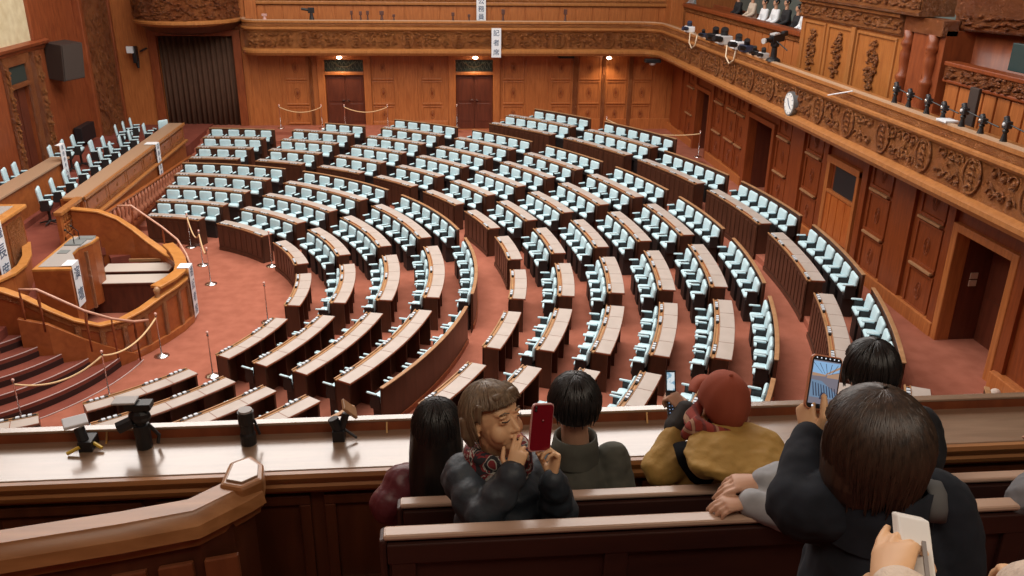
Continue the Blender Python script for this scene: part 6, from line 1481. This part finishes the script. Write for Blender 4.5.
# phone with lit camera view
cr_ = [V(811.5, 353, 2.00), V(842, 358, 2.02), V(836, 413, 2.02), V(806.5, 408, 2.00)]
tp_, F_, n_, ux_, uy_ = phone(cr_, 0.009, 'black smartphone with orange edge showing the hall on its screen, raised high', BLACK, screen_m=True, frame_m=mat('copper_case', (0.55, 0.22, 0.12), 0.4))
def SQ(x0, x1, y0, y1, m_, nm, off=0.0012):
    mb = MB(); mb.add([F_(x0, y0, off), F_(x1, y0, off), F_(x1, y1, off), F_(x0, y1, off)], [(0, 1, 2, 3)]); return mb.build(nm, m_, tp_)
def em(n, c, s_=0.8): return mat(n, (0.01, 0.01, 0.01), 0.3, emis=c, estr=s_)
SQ(-0.88, 0.88, -0.78, 0.80, em('screen_mid', (0.22, 0.20, 0.24)), 'screen', 0.0010)
mb = MB()
def quad(mb, pts, off): mb.add([F_(x, y, off) for x, y in pts], [tuple(range(len(pts)))])
quad(mb, [(-0.86, 0.76), (0.86, 0.76), (0.86, 0.45), (0.1, 0.30), (-0.86, 0.34)], 0.0014); mb.build('screen_skylight', em('screen_blue', (0.30, 0.52, 0.80)), tp_)
mb = MB(); quad(mb, [(0.0, 0.34), (0.86, 0.66), (0.86, 0.56), (0.0, 0.28)], 0.0017); quad(mb, [(-0.86, 0.34), (0.0, 0.30), (0.0, 0.24), (-0.86, 0.22)], 0.0017); quad(mb, [(0.1, 0.30), (0.86, 0.42), (0.86, 0.20), (0.1, 0.2)], 0.0017); mb.build('screen_walls', em('screen_tan', (0.50, 0.30, 0.19)), tp_)
mb = MB(); quad(mb, [(-0.86, 0.08), (-0.2, 0.06), (0.86, -0.35), (0.86, -0.55), (-0.86, -0.55)], 0.0017); mb.build('screen_seats', em('screen_slate', (0.18, 0.28, 0.42)), tp_)
mb = MB()
for q in range(9): quad(mb, [(-0.8+0.18*q, 0.0-0.02*q), (-0.74+0.18*q, 0.0-0.02*q), (-0.55+0.18*q, -0.50), (-0.63+0.18*q, -0.50)], 0.0020)
for q in range(5): quad(mb, [(-0.9+0.4*q, 0.70), (-0.86+0.4*q, 0.70), (-0.2+0.15*q, 0.34), (-0.23+0.15*q, 0.34)], 0.0020)
quad(mb, [(-0.15, -0.35), (0.15, -0.35), (0.22, -0.60), (-0.22, -0.60)], 0.0022); mb.build('screen_lines', em('screen_dark', (0.04, 0.05, 0.09)), tp_)
mb = MB()
for q in range(6):
    for yy, rr_ in ((0.89, 0.0016), ): mb.ell(F_(-0.70+0.28*q, yy, 0.001), (rr_,)*3, 8, 6)
mb.ell(F_(0.05, -0.84, 0.001), (0.0042,)*3, 10, 8); mb.ell(F_(-0.55, -0.86, 0.001), (0.0026,)*3, 10, 8); mb.ell(F_(0.62, -0.80, 0.001), (0.0026,)*3, 10, 8)
mb.build('screen_buttons', em('screen_white', (0.85, 0.9, 1.0), 1.0), tp_)
# ---------- hands resting on the pew (person hidden behind the navy coat)
hc = V(856, 462, 2.66); P, f, r, Z = seated(hc, (-0.1, 1), FW2, sh=0.18)
P['sl'] = V(800, 476, 2.50); P['el'] = V(788, 500, 2.35); P['wl'] = V(758, 489, 2.36)
P['sl'] = V(824, 492, 2.72); P['el'] = V(800, 478, 2.62); P['wl'] = V(764, 481, 2.56)
GREYC = textured('pale_grey_cloth', (0.30, 0.31, 0.33), (0.42, 0.43, 0.45), (1, 1, 1), 14, rough=0.9)
P['wr'] = V(748, 502, 2.52); P['er'] = V(800, 520, 2.50); P['sr'] = V(876, 498, 2.70)
P['pel'] = (P['sl']+P['sr'])/2-Vector((0, 0, 0.42))
h1 = ((P['wl'], V(732, 483, 2.56)-P['wl'], Vector((0, 0.1, -1)), 1), dict(curl=(0.25, 0.35, 0.45, 0.5), thumb=0.9, s=0.98))
h2 = ((P['wr'], V(724, 505, 2.50)-P['wr'], Vector((0, 0.1, -1)), -1), dict(curl=(0.4, 0.45, 0.5, 0.5), thumb=0.6, s=0.80))
t, R, P = person('person mostly hidden by the navy coat, grey sleeves, hands resting on the pew', hc, (-0.2, 1, 0), P, coat=GREYC, vox=0.0045, hands=[h1, h2], collar=0)
hair_cap(t, hc, R, 0.95, (0.090, 0.104, 0.102), HAIRB, nst=150, length=0.1, seed=31)
# ---------- person at the right edge
hc = V(1078, 440, 2.62); P, f, r, Z = seated(hc, (-0.3, 1), FW2, sh=0.18)
P['sl'] = V(1054, 498, 2.70); P['el'] = V(1024, 506, 2.58); P['wl'] = V(1038, 478, 2.70)
GR2 = textured('mid_grey_cloth', (0.13, 0.13, 0.14), (0.19, 0.19, 0.20), (1, 1, 1), 14, rough=0.9)
t, R, P = person('person in grey clothing cut off by the right edge of the picture', hc, (-0.3, 1, 0), P, coat=GR2, skin=SKIN, hands=[((P['wl'], Z+f*0.2, -r, 1), dict(curl=(0.3, 0.3, 0.3, 0.3)))], collar=0.04)
hair_cap(t, hc, R, 0.98, (0.090, 0.104, 0.102), HAIRB, nst=150, length=0.1, seed=41)
# ---------- nearest visitor: hand with a white phone and cream sleeve (lower right)
CREAM = textured('cream_knit', (0.62, 0.50, 0.40), (0.74, 0.62, 0.52), (1, 1, 1), 18, rough=0.95, bump=0.4, bscale=60)
hc = Vector((0.78, -0.06, 7.85)); f = Vector((-0.1, 1, 0)).normalized(); r = Vector((f.y, -f.x, 0)); 
P = dict(sl=hc+Vector((-0.17, 0, -0.27)), sr=hc+Vector((0.19, 0.02, -0.27)), el=V(790, 720, 0.62), wl=V(888, 592, 1.02), er=V(1095, 640, 0.72), wr=V(1035, 596, 0.94), pel=hc+Vector((0, -0.08, -0.75)))
P['el'] = hc+Vector((-0.20, 0.12, -0.50)); P['kl'] = P['pel']+Vector((-0.1, 0.1, -0.42)); P['kr'] = P['pel']+Vector((0.1, 0.1, -0.42)); P['fl'] = P['kl']+Vector((0, 0, -0.40)); P['fr'] = P['kr']+Vector((0, 0, -0.40))
h1 = ((P['wl'], V(896, 545, 1.08)-P['wl'], (V(930, 560, 1.10)-V(895, 560, 1.04)), 1), dict(curl=(0.10, 0.25, 0.5, 0.8), thumb=0.7, s=0.82, spread=0.01))
h2 = ((P['wr'], V(1020, 570, 1.03)-P['wr'], Vector((0, 0.3, -1)), -1), dict(curl=(0.6, 0.6, 0.6, 0.6), s=0.8))
t, R, P = person('nearest visitor, only a cream sleeve and a hand holding a white phone in view', hc, (0, 1, -0.2), P, coat=CREAM, skin=SKINL, vox=0.0042, hands=[h1, h2], collar=0)
hair_cap(t, hc, R, 0.98, (0.090, 0.104, 0.102), HAIRB, nst=100, length=0.1, seed=51)
WPH = mat('white_phone', (0.72, 0.70, 0.66), 0.35)
a_, b_ = V(897, 514, 1.13), V(930, 521, 1.10); dn = V(940, 592, 1.02)-V(931, 521, 1.10)
wp = thing('smartphone', 'white smartphone seen edge on, held by the nearest visitor', 'phone', tuple((a_+b_)/2))
th_ = V(905, 516, 1.05)-V(897, 514, 1.05)
mb = MB(); mb.rings([[a_, b_, b_+(_F*0.02), a_+_F*0.02], [a_+dn*1.25+_R*0.004, b_+dn*1.25, b_+dn*1.25+_F*0.02, a_+dn*1.25+_F*0.02]]); mb.build('body', WPH, wp, bevel=0.003)
s0 = V(922, 541, 1.062); mb = MB(); mb.beam(s0-_F*0.004, s0+dn*0.6-_F*0.004, 0.005, 0.004); mb.build('side_button', mat('grey_button', (0.25, 0.23, 0.22), 0.4), wp)
# ---------- crowd in the upper right gallery
rnd = random.Random(4)
crowd = [(692, 4, 0.6, WHITE, 'white'), (738, 8, 0.7, BLC, 'black'), (752, 10, 0.8, mat('beige_cloth', (0.6, 0.5, 0.4), 0.8), 'beige'), (764, 14, 0.7, WHITE, 'white'), (775, 16, 0.7, WHITE, 'pale'), (786, 16, 1.0, BLC, 'black'), (798, 17, 1.0, BLC, 'dark'), (806, 12, 1.2, WHITE, 'white')]
for i, (px_, py_, hgt, cm_, cn) in enumerate(crowd):
    p = back(px_, py_, 'x', 10.45); hc = Vector((10.45, p.y, 6.30+0.05*(i % 3)))
    hd = Vector((-1, 0, 0)); P, f, r, Z = seated(hc, hd, 5.0, sh=0.18)
    t = thing('person', 'seated person in %s clothing, %s along the upper right gallery' % (cn, NUMW[i+1]), 'person', tuple(P['pel']-Z*0.4), 0, 'crowd in the upper right gallery')
    mb = MB(); R = frame_rot((-1, 0, 0)); head_mesh(mb, hc, R, 1.0, True); limb(mb, [hc-Z*0.06, hc-Z*0.23], [0.05, 0.055])
    for s_ in ('l', 'r'): limb(mb, [P['s'+s_], P['e'+s_], P['w'+s_]], [0.05, 0.04, 0.03]); mb.ell(P['w'+s_]+f*0.05, (0.05, 0.04, 0.03), 8, 6)
    loft(mb, [(P['pel'], r, 0.15, f, 0.10), (hc-Z*0.25, r, 0.17, f, 0.09)]); remesh(mb.build('body', SKIN, t, smooth=True), 0.012, 1)
    mb = MB(); loft(mb, [(P['pel'], r, 0.18, f, 0.13), (hc-Z*0.35, r, 0.20, f, 0.13), (hc-Z*0.24, r, 0.16, f, 0.09), (hc-Z*0.20, r, 0.07, f, 0.06)]); 
    for s_ in ('l', 'r'): limb(mb, [P['s'+s_], P['e'+s_], P['w'+s_]], [0.07, 0.06, 0.045])
    remesh(mb.build('jacket', cm_, t, smooth=True), 0.016, 1)
    mb = MB(); mb.ell(hc+Z*0.025+Vector((0.015, 0, 0)), (0.095, 0.085, 0.095), 14, 10); mb.build('hair', HAIRB, t, smooth=True)
mb = MB(); mb.box(10.3, 10.75, 22.4, 33.0, 5.2, 5.50); mb.box(10.7, 10.78, 22.4, 33.0, 5.5, 5.85); o = mb.build('gallery_bench', W_RED, None, bevel=0.02); tag(o, 'long wooden bench under the crowd in the upper right gallery', 'bench')
mb = MB(); mb.box(10.1, 12.0, 14.5, 33.0, 5.0, 5.2); struct('floor_upper_gallery', mb, CARPETD)

for o in bpy.data.objects:
    if '_loc' in o: del o['_loc']
